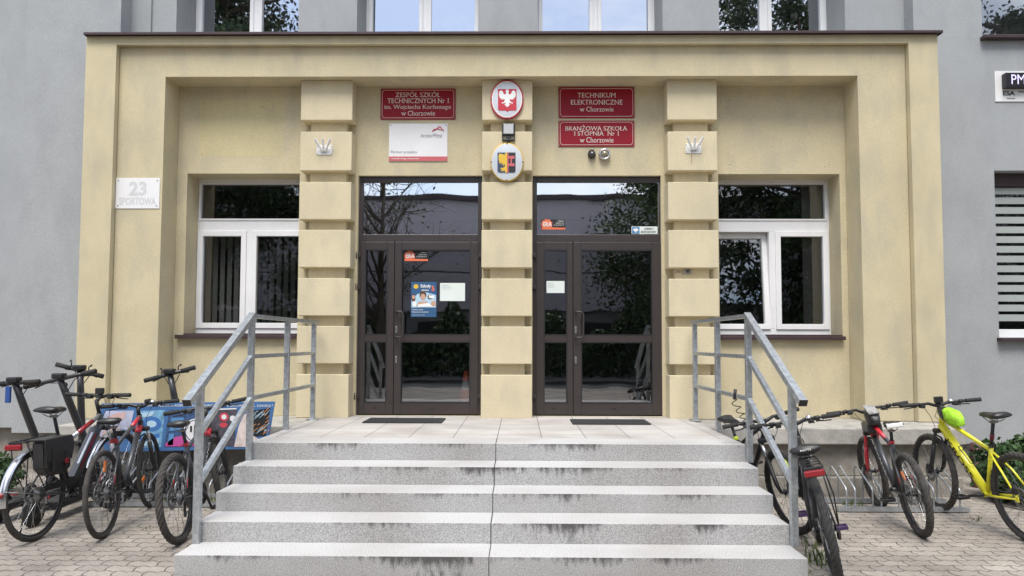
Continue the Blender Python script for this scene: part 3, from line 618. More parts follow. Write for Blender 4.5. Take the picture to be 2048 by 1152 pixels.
# ------------------------------------------------------------------ door mats
def on_landing(px, py):
    d = _r*((px-CX)/FPX)+_u*((CY-py)/FPX)+_f; return CAM+d*((LZ-CAM.z)/d.z)
for (q, lab) in ((((745, 837), (895, 836), (882, 847), (720, 847)), 'dark ribbed doormat in front of the doors with the blue poster'), (((1133, 839), (1283, 838), (1303, 850), (1152, 850)), 'dark ribbed doormat in front of the doors with the camera sticker')):
    P = [on_landing(*p) for p in q]; xa_, xb_ = (P[0].x+P[3].x)/2, (P[1].x+P[2].x)/2; y1, y0 = P[0].y, P[2].y
    y0 = min(y0, y1-.3)
    m = MB(); m.box(xa_, xb_, y0, y0+.42, LZ+.001, LZ+.014, .003)
    n = 26
    for i in range(n): m.box(xa_+.02+(xb_-xa_-.04)*i/n, xa_+.02+(xb_-xa_-.04)*(i+.5)/n, y0+.02, y0+.40, LZ+.014, LZ+.018)
    tag(m.build('doormat', 'mat_'), lab, 'doormat', 'doormats on the landing')

# ------------------------------------------------------------------ signs and fittings on the portal
def board(name, px, Y, th, m, label, cat, group=None, bev=.002):
    X0, X1, Z0, Z1 = prect(*px, Y-th)
    b = MB(); b.box(X0, X1, Y-th, Y-.0005, Z0, Z1, bev); o = b.build(name, m); tag(o, label, cat, group); return o, (X0, X1, Z0, Z1)
def screws(o, pts, Y, r=.008, m='steel'):
    for (x, z) in pts:
        s = MB(); s.lathe([(0, -.004), (r*.7, -.004), (r, .001)], (x, Y, z), (0, 1, 0), 10); s.build('screw', m, o)
def red_sign(px, lines, label):
    Y = YW; th = .012; o, (X0, X1, Z0, Z1) = board('school_sign', px, Y, th, 'red', label, 'sign', 'crimson school name boards')
    yf = Y-th-.0015
    b = MB(); i = .018; t = .004; n = .022
    for (a, c, d, e) in ((X0+i+n, X1-i-n, Z1-i-t, Z1-i), (X0+i+n, X1-i-n, Z0+i, Z0+i+t), (X0+i, X0+i+t, Z0+i+n, Z1-i-n), (X1-i-t, X1-i, Z0+i+n, Z1-i-n)): b.box(a, c, yf, yf+.002, d, e)
    for sx, sz, cx_, cz in ((1, 1, X0+i, Z0+i), (-1, 1, X1-i, Z0+i), (1, -1, X0+i, Z1-i), (-1, -1, X1-i, Z1-i)):
        b.tube([(cx_+sx*n*math.cos(a), yf+.001, cz+sz*n*math.sin(a)) for a in [k*math.pi/2/6 for k in range(7)]], .002, 4)
    b.build('border', 'cream', o)
    lt = MB()
    for (tx, xa, xb, ya, yb) in lines: wall_text(lt, tx, xa, xb, ya+.6, yb-.9, yf, -.004, 0, True)
    lt.build('lettering', 'cream', o)
    screws(o, [(X0+.014, Z0+.014), (X1-.014, Z0+.014), (X0+.014, Z1-.014), (X1-.014, Z1-.014)], Y-th)
red_sign((761, 177, 911, 239), (('ZESPÓŁ SZKÓŁ', 791, 880, 182, 195), ('TECHNICZNYCH Nr 1', 775, 897, 196, 207), ('im. Wojciecha Korfantego', 769, 902, 209, 221), ('w Chorzowie', 803, 870, 221, 232)), 'crimson enamel board lettered ZESPÓŁ SZKÓŁ TECHNICZNYCH above the white board')
red_sign((1117, 174, 1269, 236), (('TECHNIKUM', 1155, 1231, 185, 196), ('ELEKTRONICZNE', 1142, 1245, 199, 210), ('w Chorzowie', 1160, 1227, 213, 224)), 'crimson enamel board lettered TECHNIKUM ELEKTRONICZNE, upper of the two on the right')
red_sign((1117, 241, 1269, 293), (('BRANŻOWA SZKOŁA', 1131, 1254, 249, 262), ('I STOPNIA  Nr 1', 1149, 1237, 262, 272), ('w Chorzowie', 1160, 1227, 274, 286)), 'crimson enamel board lettered BRANŻOWA SZKOŁA above the two round lamps')
o, (X0, X1, Z0, Z1) = board('sponsor_sign', (778, 247, 895, 322), YW, .01, 'offw', 'white partner board with a red stripe along its foot and curved red emblem', 'sign')
b = MB(); xr = prect(778, 313, 895, 322, YW-.01); b.box(X0, X1, YW-.0125, YW-.0105, Z0, xr[3]); b.build('stripe', 'pinkred', o)
b = MB(); yl = YW-.0125
wall_text(b, 'ArcelorMittal', 841, 884, 267, 275, yl, .0); wall_text(b, 'Partner projektu', 782, 834, 301, 308, yl, .0); b.build('lettering', 'greyink', o)
b = MB(); wall_text(b, 'transforming tomorrow', 783, 838, 315, 319.5, yl-.002, .0); b.build('slogan', 'white', o)
b = MB()
for pts in (((864, 263.5), (870, 260), (875, 257), (877.5, 253.5), (881, 254), (884, 258), (887.5, 263)), ((865, 260.5), (869, 258.5), (873, 258), (878, 258.5), (883, 260.5), (888.5, 259.5))):
    b.tube([at(x, y, yl) for x, y in pts], [.003, .005, .006, .006, .006, .005, .003][:len(pts)] if len(pts) == 7 else [.002, .004, .005, .005, .004, .002], 6)
b.build('emblem', 'flatred', o)
screws(o, [(X0+.02, Z1-.02), (X1-.02, Z1-.02), (X0+.02, Z0+.02), (X1-.02, Z0+.02)], YW-.01)
# house number
o, (X0, X1, Z0, Z1) = board('house_number_plate', (231, 356, 319, 417), YI, .008, 'offw', 'white enamel plate with faded grey number 23 and street name SPORTOWA', 'house number')
b = MB(); wall_text(b, '23', 258, 293, 363, 391, YI-.0095, .03); b.build('number_lettering', 'fade', o)
b = MB(); wall_text(b, 'SPORTOWA', 238, 312, 395, 410, YI-.0095, .03); b.build('lettering', 'fade', o)
screws(o, [(X0+.03, Z1-.03), (X1-.03, Z1-.03), (X0+.03, Z0+.03), (X1-.03, Z0+.03)], YI-.008, .007, 'darksteel')

# oval shields
def oval(px, Y, rimmat, facemat, label, inner=None):
    X0, X1, Z0, Z1 = prect(*px, Y-.02); c = Vector(((X0+X1)/2, Y, (Z0+Z1)/2)); rx, rz = (X1-X0)/2, (Z1-Z0)/2
    def disc(k, ya, dome, n=48):
        b = MB(); b.lathe([(0, 0), (.5, -dome*.1), (.85, dome*.25), (1, dome)], (0, 0, 0), (0, 1, 0), n)
        b.xf(Matrix.Translation((c.x, ya, c.z)) @ Matrix.Diagonal((rx*k, 1, rz*k, 1))); return b
    b = MB(); b.lathe([(0, 0), (.93, -.004), (1, .004), (1, .024), (.9, .03), (0, .03)], (0, 0, 0), (0, 1, 0), 56); b.xf(Matrix.Translation((c.x, Y-.031, c.z)) @ Matrix.Diagonal((rx, 1, rz, 1)))
    o = b.build('coat_of_arms_shield', rimmat); tag(o, label, 'shield')
    if inner:
        k = disc(.94, Y-.0375, .003); k.build('ring', inner, o)
        k = disc(.855, Y-.0395, .003); k.build('face', facemat, o)
    else:
        k = disc(.955, Y-.0375, .003); k.build('face', facemat, o)
    for a in (0, 90, 180, 270):
        s = MB(); s.lathe([(0, -.006), (.007, -.005), (.009, .002)], (c.x+math.cos(R(a))*rx*.955, Y-.036, c.z+math.sin(R(a))*rz*.955), (0, 1, 0), 8); s.build('screw', 'darksteel', o)
    return o, c
def flat(mb, pts, y, th=.002, mi=0): mb.prism([(p[0], y, p[1]) for p in pts], (0, th, 0), mi)
def pxs(pts, Y): return [(at(x, y, Y).x, at(x, y, Y).z) for x, y in pts]
o, c = oval((981, 160, 1047, 239), YC, 'flatred', 'silverp', 'oval shield with white eagle on red at the top of the middle pillar', 'white')
ys = YC-.043
b = MB(); flat(b, pxs(((996, 178), (1033, 178), (1033, 219), (1030, 221), (1018, 221), (1015, 224), (1012, 221), (999, 221), (996, 219)), ys), ys); b.build('red_field', 'flatred', o)
eh = ((0, 20), (2.2, 18.5), (3.2, 15.5), (2, 12.8), (3.2, 10.2), (5, 9.6), (7.5, 12), (8.8, 15.8), (11, 17.6), (13.5, 17.2), (15.3, 14), (15.8, 9), (15.2, 4.4), (13.9, 6), (14.2, 2.2), (12.6, 4), (12.8, .2), (11, 2.6), (10.8, -1), (9.2, 1.8), (8.8, -1.4), (7.4, 1.6), (6.6, -.6), (5.2, 1.8), (4.6, -1), (6, -4), (8.6, -5.8), (10.8, -5.4), (10.2, -7.4), (8.2, -8.6), (8, -6.9), (5.6, -7), (3.4, -5), (3.8, -8.6), (5.6, -10.2), (3.4, -10.8), (2.4, -13), (0, -14.6))
pts = [(1014.6+x*1.06, 199-y*1.03) for x, y in eh]+[(1014.6-x*1.06, 199-y*1.03) for x, y in reversed(eh[1:-1])]
b = MB(); flat(b, pxs(pts, ys-.0025), ys-.0025); b.build('eagle', 'white', o)
o, c = oval((981, 286, 1047, 363), YC, 'gold', 'silverp', 'oval grey shield with blue yellow black and red town arms below the floodlight')
ys = YC-.043
b = MB(); flat(b, pxs(((995, 305), (1013.5, 305), (1013.5, 345), (999, 345), (995, 343)), ys), ys); b.build('blue_field', 'blueshield', o)
b = MB(); flat(b, pxs(((1013.5, 305), (1031, 305), (1031, 343), (1028, 345), (1013.5, 345)), ys), ys-.0002); b.build('black_field', 'ink', o)
b = MB(); yy = ys-.0025
flat(b, pxs(((1010, 305.5), (1014, 305.5), (1014, 345), (1010, 345)), yy), yy)
flat(b, pxs(((1010, 310), (1004, 308), (999, 307), (997, 312), (997.5, 320), (1000, 329), (1002.5, 323), (1003.5, 331), (1006, 325), (1006.5, 333), (1010, 327)), yy), yy)
flat(b, pxs(((1010, 333), (1006, 336), (1003, 335), (1000, 338), (1004, 338.5), (1001, 343), (1005, 341), (1006, 344), (1008, 340), (1010, 342)), yy), yy); b.build('yellow_eagle', 'gold', o)
b = MB(); flat(b, pxs(((1014.2, 305.5), (1017, 305.5), (1017, 345), (1014.2, 345)), yy), yy)
for a, d in ((312, 317), (327, 332)): flat(b, pxs(((1017.1, a), (1029, a-.5), (1029, d+.5), (1017.1, d)), yy), yy)
flat(b, pxs(((1021, 317.2), (1024, 317.2), (1024, 326.8), (1021, 326.8)), yy), yy); b.build('red_bars', 'pinkred', o)

# floodlight on the middle pillar
p = at(1017, 262, YC+.095); f = thing('floodlight', (p.x, YC+.09, p.z), 'small black floodlight between the two oval shields', 'floodlight')
X0, X1, Z0, Z1 = prect(1004, 246, 1030, 270, YC-.03)
b = MB(); b.box(X0, X1, YC-.03, YC+.05, Z0, Z1, .008); b.build('housing', 'plastic', f)
b = MB(); b.box(X0+.018, X1-.018, YC-.033, YC-.028, Z0+.016, Z1-.014, .001); b.build('lens', 'lampglass', f)
b = MB(); xm = (X0+X1)/2; b.box(xm-.028, xm+.028, YC-.02, YC+.03, Z0-.05, Z0-.002, .004); b.box(X0-.0, X1+.0, YC-.03, YC-.004, Z0-.062, Z0-.045, .003); b.box(X0, X0+.012, YC-.02, YC+.0, Z0-.045, Z0+.02); b.box(X1-.012, X1, YC-.02, YC, Z0-.045, Z0+.02); b.build('bracket', 'plastic', f)
b = MB(); b.lathe([(0, -.03), (.014, -.026), (.02, 0), (.02, .01)], (xm, YC-.012, Z0-.066), (0, 0, 1), 14); b.build('sensor', 'plastic', f)
# camera dome and round lamp
p = at(1184, 308, YW-.05); f = thing('security_camera', (p.x, YW, p.z), 'small dark dome camera beside the round lamp below the right crimson boards', 'camera')
b = MB(); b.lathe([(.045, 0), (.048, -.02), (.044, -.045), (.036, -.06)], (p.x, YW, p.z), (0, 1, 0), 28); b.build('housing', 'plastic', f)
b = MB(); b.lathe([(0, -.085), (.02, -.08), (.032, -.068), (.036, -.055)], (p.x, YW, p.z), (0, 1, 0), 24); b.build('dome', mat('smoked_dome', (.03, .03, .035), .12, coat=1), f)
b = MB(); b.tube([(p.x-.04, YW-.01, p.z+.02), (p.x-.02, YW-.03, p.z+.055), (p.x+.03, YW-.02, p.z+.055)], .006); b.build('cable', 'plastic', f)
p = at(1209.5, 308, YW-.05); f = thing('round_lamp', (p.x, YW, p.z), 'round lamp with silver ring and amber grey lens under the crimson boards', 'lamp')
b = MB(); b.lathe([(.066, 0), (.07, -.02), (.068, -.05), (.06, -.062), (.048, -.06), (.046, -.05)], (p.x, YW, p.z), (0, 1, 0), 36); b.build('ring', 'chrome', f)
b = MB(); b.lathe([(0, -.078), (.022, -.074), (.04, -.062), (.047, -.048)], (p.x, YW, p.z), (0, 1, 0), 30); b.build('lens', mat('lamp_lens', (.22, .19, .12), .2, coat=.8), f)
# flag holders
for cx_, cy_, lab in ((649, 297, 'white flag holder with three upright tubes on the left pillar'), (1387, 294, 'white flag holder with rust stain on the right pillar')):
    p = at(cx_, cy_, YC); f = thing('flag_holder', (p.x, YC, p.z), lab, 'flag holder', 'flag holders on the pillars')
    s_ = YC/FPX
    b = MB(); b.box(p.x-16*s_, p.x+16*s_, YC-.008, YC-.0005, p.z-13*s_, p.z+7*s_, .002); b.build('plate', 'whitep', f)
    for k, dx in enumerate((-1, 0, 1)):
        b = MB(); q0 = Vector((p.x+dx*.018, YC-.018, p.z-.035)); q1 = Vector((p.x+dx*.085, YC-.085, p.z+.085))
        b.tube([q0, q1], .0155, 12, cap=False); b.tube([q1, q0], .0125, 12, cap=False); b.lathe([(.0125, 0), (.0165, 0), (.0165, .006), (.0125, .006)], q1, q1-q0, 12, closed=True); t_ = b.build('tube', 'whitep', f)
        b = MB(); b.lathe([(0, 0), (.0127, 0), (.0127, .004)], q1-(q1-q0).normalized()*.012, q1-q0, 12); b.build('bore', 'darksteel', t_)
    screws(f, [(p.x+a*14*s_, p.z+c_*s_) for a in (-1, 1) for c_ in (-10.5, 4)], YC-.008, .006, 'darksteel')
    if cx_ > 1000:
        b = MB(); b.box(p.x-4.5*s_, p.x-3*s_, YC-.0095, YC-.0082, p.z-12*s_, p.z-4*s_); b.box(p.x-4.6*s_, p.x-3.2*s_, YC-.0012, YC+.002, p.z-34*s_, p.z-13.5*s_); b.build('rust_run', mat('rust', (.38, .21, .09), .9), f)
# bell box in a groove of the right pillar
p = at(1366, 543, YC+.095); f = thing('wall_socket', (p.x, YC+.09, p.z), 'small pale junction box with a round bore in the right pillar groove', 'socket')
b = MB(); b.box(p.x-.01, p.x+.10, YC+.082, YC+.0945, p.z-.035, p.z+.035, .003); b.box(p.x-.085, p.x-.03, YC+.088, YC+.0945, p.z-.018, p.z+.006, .002); b.build('housing', mat('stone_plastic', (.38, .34, .28), .6), f)
b = MB(); b.lathe([(.012, -.004), (.028, -.006), (.03, .004)], (p.x+.05, YC+.081, p.z), (0, 1, 0), 20); b.build('ring', 'steel', f)
b = MB(); b.lathe([(0, -.001), (.012, -.001), (.012, .003)], (p.x+.05, YC+.08, p.z), (0, 1, 0), 14); b.build('bore', 'ink', f)

# air quality board on the right wall
YS = YR; o = thing('air_sensor_board', (at(2030, 172, YS).x, YS, at(2030, 172, YS).z), 'white air quality board with black dot display on the grey right wall', 'display board')
X0, X1, Z0, Z1 = prect(1990, 142, 2190, 203, YS-.01)
b = MB(); b.box(X0, X1, YS-.012, YS-.0005, Z0, Z1, .002); b.build('panel', 'offw', o)
X0, X1, Z0, Z1 = prect(2002, 144.5, 2180, 174, YS-.09)
b = MB(); b.box(X0+.06, X1, YS-.085, YS-.013, Z0, Z1, .006); dsp = b.build('display', 'led', o)
b = MB(); wall_text(b, 'PM', 2023, 2050, 149, 168, YS-.0865, .0); b.build('display_lettering', 'ledon', dsp)
b = MB(); wall_text(b, 'ESA', 2006, 2030, 182, 191, YS-.0135, .03); wall_text(b, 'PARTNER', 2014, 2030, 195.5, 198.5, YS-.0135, .02); wall_text(b, 'MIEJSKI', 2037, 2055, 182, 186, YS-.0135, .02); b.build('lettering', 'ink', o)

# stickers, posters and sheets on the door glass
yG = YD+.02
def sheet(name, px, m, label, cat, y=yG, th=.0012, group=None):
    X0, X1, Z0, Z1 = prect(*px, y); b = MB(); b.box(X0, X1, y-th-.0006, y-.0006, Z0, Z1); o = b.build(name, m); tag(o, label, cat, group); return o
for (dx, dy, y, lab) in ((0, 0, YD+.02, 'orange and black sticker on the left door leaf above the blue poster'), (274.5, -63, YD+.035, 'orange and black sticker low on the right transom pane')):
    o = sheet('sticker', (808+dx, 502+dy, 856+dx, 522+dy), 'ink', lab, 'sticker', y, group='orange and black stickers on the doors')
    yy = y-.0035
    b = MB(); P = [(833+dx+12*math.cos(a)*(1 if k % 2 else .84)-14, 511.5+dy+11*math.sin(a)*(1 if k % 2 else .84)) for k, a in enumerate([2*math.pi*k/18 for k in range(18)])]; flat(b, pxs(P, yy), yy, .001)
    flat(b, pxs(((809+dx, 517+dy), (856+dx, 518.5+dy), (856+dx, 522+dy), (809+dx, 522+dy)), yy-.0015), yy-.0015, .001); b.build('orange_print', 'orange', o)
    b = MB(); wall_text(b, 'ERA', 812+dx, 829+dx, 507+dy, 516+dy, yy-.003, .02)
    for q in (505, 509, 513): wall_text(b, ('OBIEKT', 'OBSERWOWANY', 'CZYSTY')[(q-505)//4], 841+dx-(q-505), 854+dx, q+dy-.8, q+dy+1.4, yy-.003, .0)
    b.build('lettering', 'white', o)
o = sheet('camera_sticker', (1263, 453, 1315, 468), 'paper', 'blue and white camera warning sticker in the right transom corner', 'sticker', YD+.035)
yy = YD+.0315
b = MB(); flat(b, pxs(((1264, 454), (1279, 454), (1279, 467), (1264, 467)), yy), yy, .001); b.build('blue_print', 'camblue', o)
b = MB(); flat(b, pxs(((1266, 458), (1274, 456.5), (1277, 459.5), (1276, 462), (1268, 462.5)), yy-.0015), yy-.0015, .001); flat(b, pxs(((1270, 462.6), (1273, 462.6), (1273, 465), (1270, 465)), yy-.0015), yy-.0015, .001); b.build('camera_print', 'white', o)
b = MB(); wall_text(b, 'OBIEKT', 1288, 1308, 455.5, 459.5, yy, .02); wall_text(b, 'MONITOROWANY', 1282, 1312, 461.5, 466, yy, .02); b.build('lettering', 'ink', o)
for px, lab in (((880, 566, 930, 602), 'white paper notice on the left door beside the blue poster'), ((1093, 562, 1129, 586), 'small white paper notice on the narrow leaf of the right door')):
    o = sheet('paper_notice', px, 'paper', lab, 'notice', group='paper notices on the doors')
    b = MB(); w_ = px[2]-px[0]
    for k, t_ in enumerate(('INFORMACJA', 'Uprzejmie prosimy o', 'zamykanie drzwi')): wall_text(b, t_, px[0]+w_*.08, px[0]+w_*(.45 if k else .35), px[1]+4+k*3.6, px[1]+6+k*3.6, yG-.0025, .01)
    b.build('lettering', 'greyink', o)
o = sheet('school_poster', (822, 564, 873, 634), 'postblue', 'blue school poster with children printed on it, on the left door', 'poster')
yy = yG-.0032
def pp(name, m, *polys, dy=0):
    b = MB()
    for q in polys: flat(b, pxs(q, yy-dy), yy-dy, .0008)
    b.build(name, m, o)
def ell(cx_, cy_, a, c_, n=16): return [(cx_+a*math.cos(2*math.pi*k/n), cy_+c_*math.sin(2*math.pi*k/n)) for k in range(n)]
pp('photo_ground', 'ltblue', ((823, 600), (835, 588), (850, 584), (872, 590), (872, 615), (823, 615)))
pp('printed_hair', 'brownhair', ell(846, 590, 7, 8), ell(860, 594, 5, 5), ell(827, 596, 4, 8), dy=.001)
pp('printed_face', 'skin', ell(846, 594, 5, 6.5), ((833, 612), (838, 603), (854, 603), (860, 612)), ell(827, 594, 3, 4), ((862, 604), (870, 600), (872, 612), (862, 612)), dy=.002)
pp('printed_papers', 'white', ((836, 609), (856, 606), (866, 613), (836, 614)), ell(829, 608, 4, 6), ((858, 590), (868, 592), (868, 597), (858, 596)), dy=.003)
pp('logo', 'gold', ell(832, 573, 5, 4.6), dy=.001)
b = MB(); wall_text(b, 'Szkoły', 841, 862, 568.5, 577, yy-.001, .02); wall_text(b, 'talentów', 843, 858, 578, 582, yy-.001, .01)
wall_text(b, 'Wiedza i praca', 824, 846, 618, 621, yy-.001, .01); wall_text(b, 'Bezpieczna przyszłość', 824, 857, 622.5, 625.5, yy-.001, .01); wall_text(b, 'rekrutacja trwa', 824, 850, 629, 631, yy-.001, .0); b.build('lettering', 'white', o)
b = MB(); wall_text(b, '5', 863, 869, 572, 582, yy-.001, .03); b.build('figure', 'orange', o)

# traffic cone just inside the left door
p = at(932, 803, 8.75); zc = LZ; p = Vector((at(932, 800, 8.54).x, 8.54, zc))
f = thing('traffic_cone', p, 'orange and white traffic cone standing inside the left door', 'cone')
k = at(932, 741, 8.54).z-zc
b = MB(); prof = [(.095-.068*t/8, .03+(k-.03)*t/8) for t in range(9)]
for i, (a, c_, m_) in enumerate(((0, 2, 'offw'), (2, 4.3, 'conered'), (4.3, 6, 'offw'), (6, 8, 'conered'))):
    b = MB(); b.lathe([(.095-.068*t/8, .03+(k-.03)*t/8) for t in (a, (a+c_)/2, c_)]+([(0, k)] if c_ == 8 else []), p, (0, 0, 1), 28); b.build('band', m_, f)
b = MB(); b.box(p.x-.125, p.x+.125, p.y-.125, p.y+.125, zc+.001, zc+.03, .01); b.build('base', 'conered', f)

# ------------------------------------------------------------------ the street behind the camera (seen mirrored in the glass)
fb = thing('opposite_building', (0, -24, 0), 'long low grey violet panelled hall across the street, seen mirrored in the door glass', 'building')
b = MB(); b.box(-45, 45, -30, -20.0, 3.2, 9.0); b.build('panel_wall', 'farwall', fb)
b = MB(); b.box(-45, 45, -30, -20.2, -.12, 3.2); b.build('base_wall', 'farbase', fb)
b = MB(); b.box(-45.2, 45.2, -30.2, -19.8, 9.0, 9.25); b.build('roof_edge', 'coping', fb)
for zz in (5.2, 7.1):
    b = MB(); b.box(-45, 45, -20.02, -19.99, zz, zz+.06); b.build('panel_joint', 'gasket', fb)
for k in range(-8, 9):
    b = MB(); b.box(k*4.2-1.1, k*4.2+1.1, -20.1, -20.15, .8, 2.6); b.build('window', 'gasket', fb)
def leaf_mesh(name, n, fn, size, m):
    rnd = random.Random(name); vv = []; ff = []
    for i in range(n):
        c = fn(rnd); s = size*(.6+.8*rnd.random()); a = Vector((rnd.gauss(0, 1), rnd.gauss(0, 1), rnd.gauss(0, .7))).normalized(); bb = a.orthogonal().normalized(); t = rnd.random()*6.28
        q = a.cross(bb); u = bb*math.cos(t)+q*math.sin(t); v = a.cross(u); k = len(vv)
        vv += [c-u*s, c+v*s*.45, c+u*s, c-v*s*.45]; ff.append((k, k+1, k+2, k+3))
    me = bpy.data.meshes.new(name); me.from_pydata([x[:] for x in vv], [], ff); me.materials.append(M[m]); return me
def crown_fn(z0, z1, r, clumps, seed):
    rr = random.Random(seed); C_ = []
    for i in range(clumps):
        z = z0+(z1-z0)*rr.random(); t = (z-z0)/(z1-z0); rad = r*(.55+.6*math.sin(math.pi*min(1, t*.85+.12)))*math.sqrt(rr.random()); a = rr.random()*6.283
        C_.append((Vector((rad*math.cos(a), rad*math.sin(a), z)), .5+.7*rr.random()))
    def fn(rnd):
        c, s = C_[int(rnd.random()*len(C_))]; return c+Vector((rnd.gauss(0, 1), rnd.gauss(0, 1), rnd.gauss(0, .7)))*s*.62
    return fn, C_
def make_tree(loc, z0, z1, r, clumps, leaves, label, lsize=.17, seed=1):
    t = thing('leafy_tree', loc, label, 'tree', 'street trees across the pavement')
    fn, C_ = crown_fn(z0, z1, r, clumps, seed)
    o = bpy.data.objects.new('crown', leaf_mesh('crown', leaves, fn, lsize, 'leaf')); COL.objects.link(o); o.parent = t
    b = MB(); h = z0+(z1-z0)*.7; b.tube([(0, 0, -.15), (.05, .02, z0*.6), (0, .1, z0), (.1, 0, h)], [r*.075, r*.06, r*.05, r*.012], 10)
    for c, s in C_[:26]: z = max(z0*.7, c.z-2.2); b.tube([(0, .05, z), (c.x*.5, c.y*.5, (z+c.z)/2), tuple(c)], [r*.022, r*.013, r*.004], 6)
    if leaves < 2000:
        rt = random.Random(seed)
        for c, s in C_:
            for k in range(9):
                q = c+Vector((rt.gauss(0, .9), rt.gauss(0, .9), rt.gauss(.3, .6))); st_ = Vector((c.x*.5, c.y*.5, c.z-1.0)).lerp(c, rt.random()); b.tube([st_, st_.lerp(q, .5)+Vector((rt.gauss(0, .12), 0, rt.gauss(0, .12))), q], [.016, .009, .003], 5)
    b.build('trunk', 'bark', t, True); return t
make_tree((-11.5, -9, 0), 2.4, 19, 4.6, 100, 48000, 'tall dense leafy tree on the left side of the street', .12, seed=3)
make_tree((11.0, -9.5, 0), 2.2, 19.5, 5.2, 120, 56000, 'tall dense leafy tree on the right side of the street', .12, seed=4)
_src = [o for o in COL.objects if o.name.startswith('leafy_tree')][-1]
_cp = _src.copy(); COL.objects.link(_cp); _cp.location = (21.5, -10.5, 0); _cp.rotation_euler = (0, 0, 2.1); _cp['label'] = 'tall dense leafy tree farthest to the right along the street'
for ch in list(_src.children): c_ = ch.copy(); COL.objects.link(c_); c_.parent = _cp
make_tree((5.4, -10.5, 0), 2.6, 8.4, 1.7, 40, 15000, 'small leafy tree opposite the right entrance door', .09, seed=5)
make_tree((-5.2, -9.5, 0), 3.2, 9.5, 2.6, 30, 900, 'thin half bare tree opposite the left entrance door', .075, seed=6)
def bush_fn(x0, x1, y0, y1, z1):
    def fn(rnd):
        x = x0+(x1-x0)*rnd.random(); top = z1*(.75+.25*math.sin(x*1.7)+.12*math.sin(x*4.1+1)); return Vector((x, y0+(y1-y0)*rnd.random(), .1+(top)*rnd.random()**.8))
    return fn
hd = bpy.data.objects.new('hedge', leaf_mesh('hedge', 34000, bush_fn(-16, 16, -14.2, -12.6, 2.9), .12, 'leaf')); COL.objects.link(hd)
tag(hd, 'long loose green hedge along the far side of the street', 'hedge')

# ------------------------------------------------------------------ shrub, pipe, weeds
def ball_fn(c, rx, rz):
    def fn(rnd):
        v = Vector((rnd.gauss(0, 1), rnd.gauss(0, 1), rnd.gauss(0, 1))).normalized(); k = (.55+.45*rnd.random())*(1+.12*math.sin(v.x*9)+.1*math.sin(v.y*8+v.z*7)); return Vector((v.x*rx*k, v.y*rx*k, max(.01, rz+v.z*rz*k)))
    return fn
p = at(2052, 930, 7.1)
sh = thing('round_shrub', (p.x, 7.15, 0), 'dense low green shrub behind the yellow bicycle at the grey wall', 'shrub')
o = bpy.data.objects.new('foliage', leaf_mesh('foliage', 5200, ball_fn(0, .42, .31), .035, 'needle')); COL.objects.link(o); o.parent = sh
b = MB(); 
for k in range(7): b.tube([(0, 0, 0), (.12*math.cos(k), .12*math.sin(k), .2), (.26*math.cos(k), .26*math.sin(k), .42)], [.014, .01, .004], 6)
b.build('stem', 'bark', sh, True)
p = at(-14, 930, 7.3)
sh = thing('weedy_plant', (p.x+.02, 7.3, 0), 'low green weeds at the wall foot behind the black pannier bag', 'plant')
o = bpy.data.objects.new('foliage', leaf_mesh('weed_foliage', 900, ball_fn(0, .26, .2), .035, 'needle')); COL.objects.link(o); o.parent = sh
p = at(1953, 900, 7.9)
pt = thing('pipe_stub', (p.x, 7.9, 0), 'short dark red brown pipe standing behind the yellow bicycle frame', 'pipe')
b = MB(); hp = at(1953, 886, 7.9).z; b.lathe([(.058, 0), (.058, hp), (.052, hp), (.052, hp-.2)], (p.x, 7.9, 0), (0, 0, 1), 24); b.build('shaft', 'brownpipe', pt)
b = MB(); b.lathe([(.062, hp-.12), (.066, hp-.115), (.066, hp-.06), (.062, hp-.055)], (p.x, 7.9, 0), (0, 0, 1), 24); b.build('collar', 'brownpipe', pt)
vv = []; ff = []; rg = random.Random(11)
def tuft(x, y, n, h, s):
    for i in range(n):
        a = rg.random()*6.28; px_, py_ = x+rg.gauss(0, s), y+rg.gauss(0, s); hh = h*(.4+.8*rg.random()); l = hh*.6*rg.random(); wv = .003+.003*rg.random(); k = len(vv)
        dx, dy = math.cos(a), math.sin(a)
        vv.extend([(px_-dy*wv, py_+dx*wv, 0), (px_+dy*wv, py_-dx*wv, 0), (px_+dx*l*.4+dy*wv*.7, py_+dy*l*.4-dx*wv*.7, hh*.6), (px_+dx*l, py_+dy*l, hh), (px_+dx*l*.4-dy*wv*.7, py_+dy*l*.4+dx*wv*.7, hh*.6)]); ff.append((k, k+1, k+2, k+3, k+4))
for px, py, n, h in ((1632, 1098, 14, .07), (1640, 1130, 26, .13), (1612, 1088, 14, .05), (1655, 1120, 10, .07), (1705, 1012, 25, .06), (1770, 1000, 14, .05), (352, 1006, 50, .07), (372, 1004, 30, .06), (1902, 992, 20, .04), (330, 1012, 20, .05), (430, 1003, 20, .06), (1960, 1040, 14, .03), (300, 1055, 12, .02)):
    q = ground(px, py); tuft(q.x, q.y, n, h, .05)
for k in range(60):
    q = Vector((XR+.03+.05*rg.random(), 4.9+2.3*rg.random(), 0)); tuft(q.x, q.y, 3, .03, .02)
me = bpy.data.meshes.new('grass'); me.from_pydata(vv, [], ff); me.materials.append(M['grassm']); o = bpy.data.objects.new('grass', me); COL.objects.link(o)
tag(o, 'green grass tufts growing between the pavers beside the stairs', 'grass', kind='stuff')

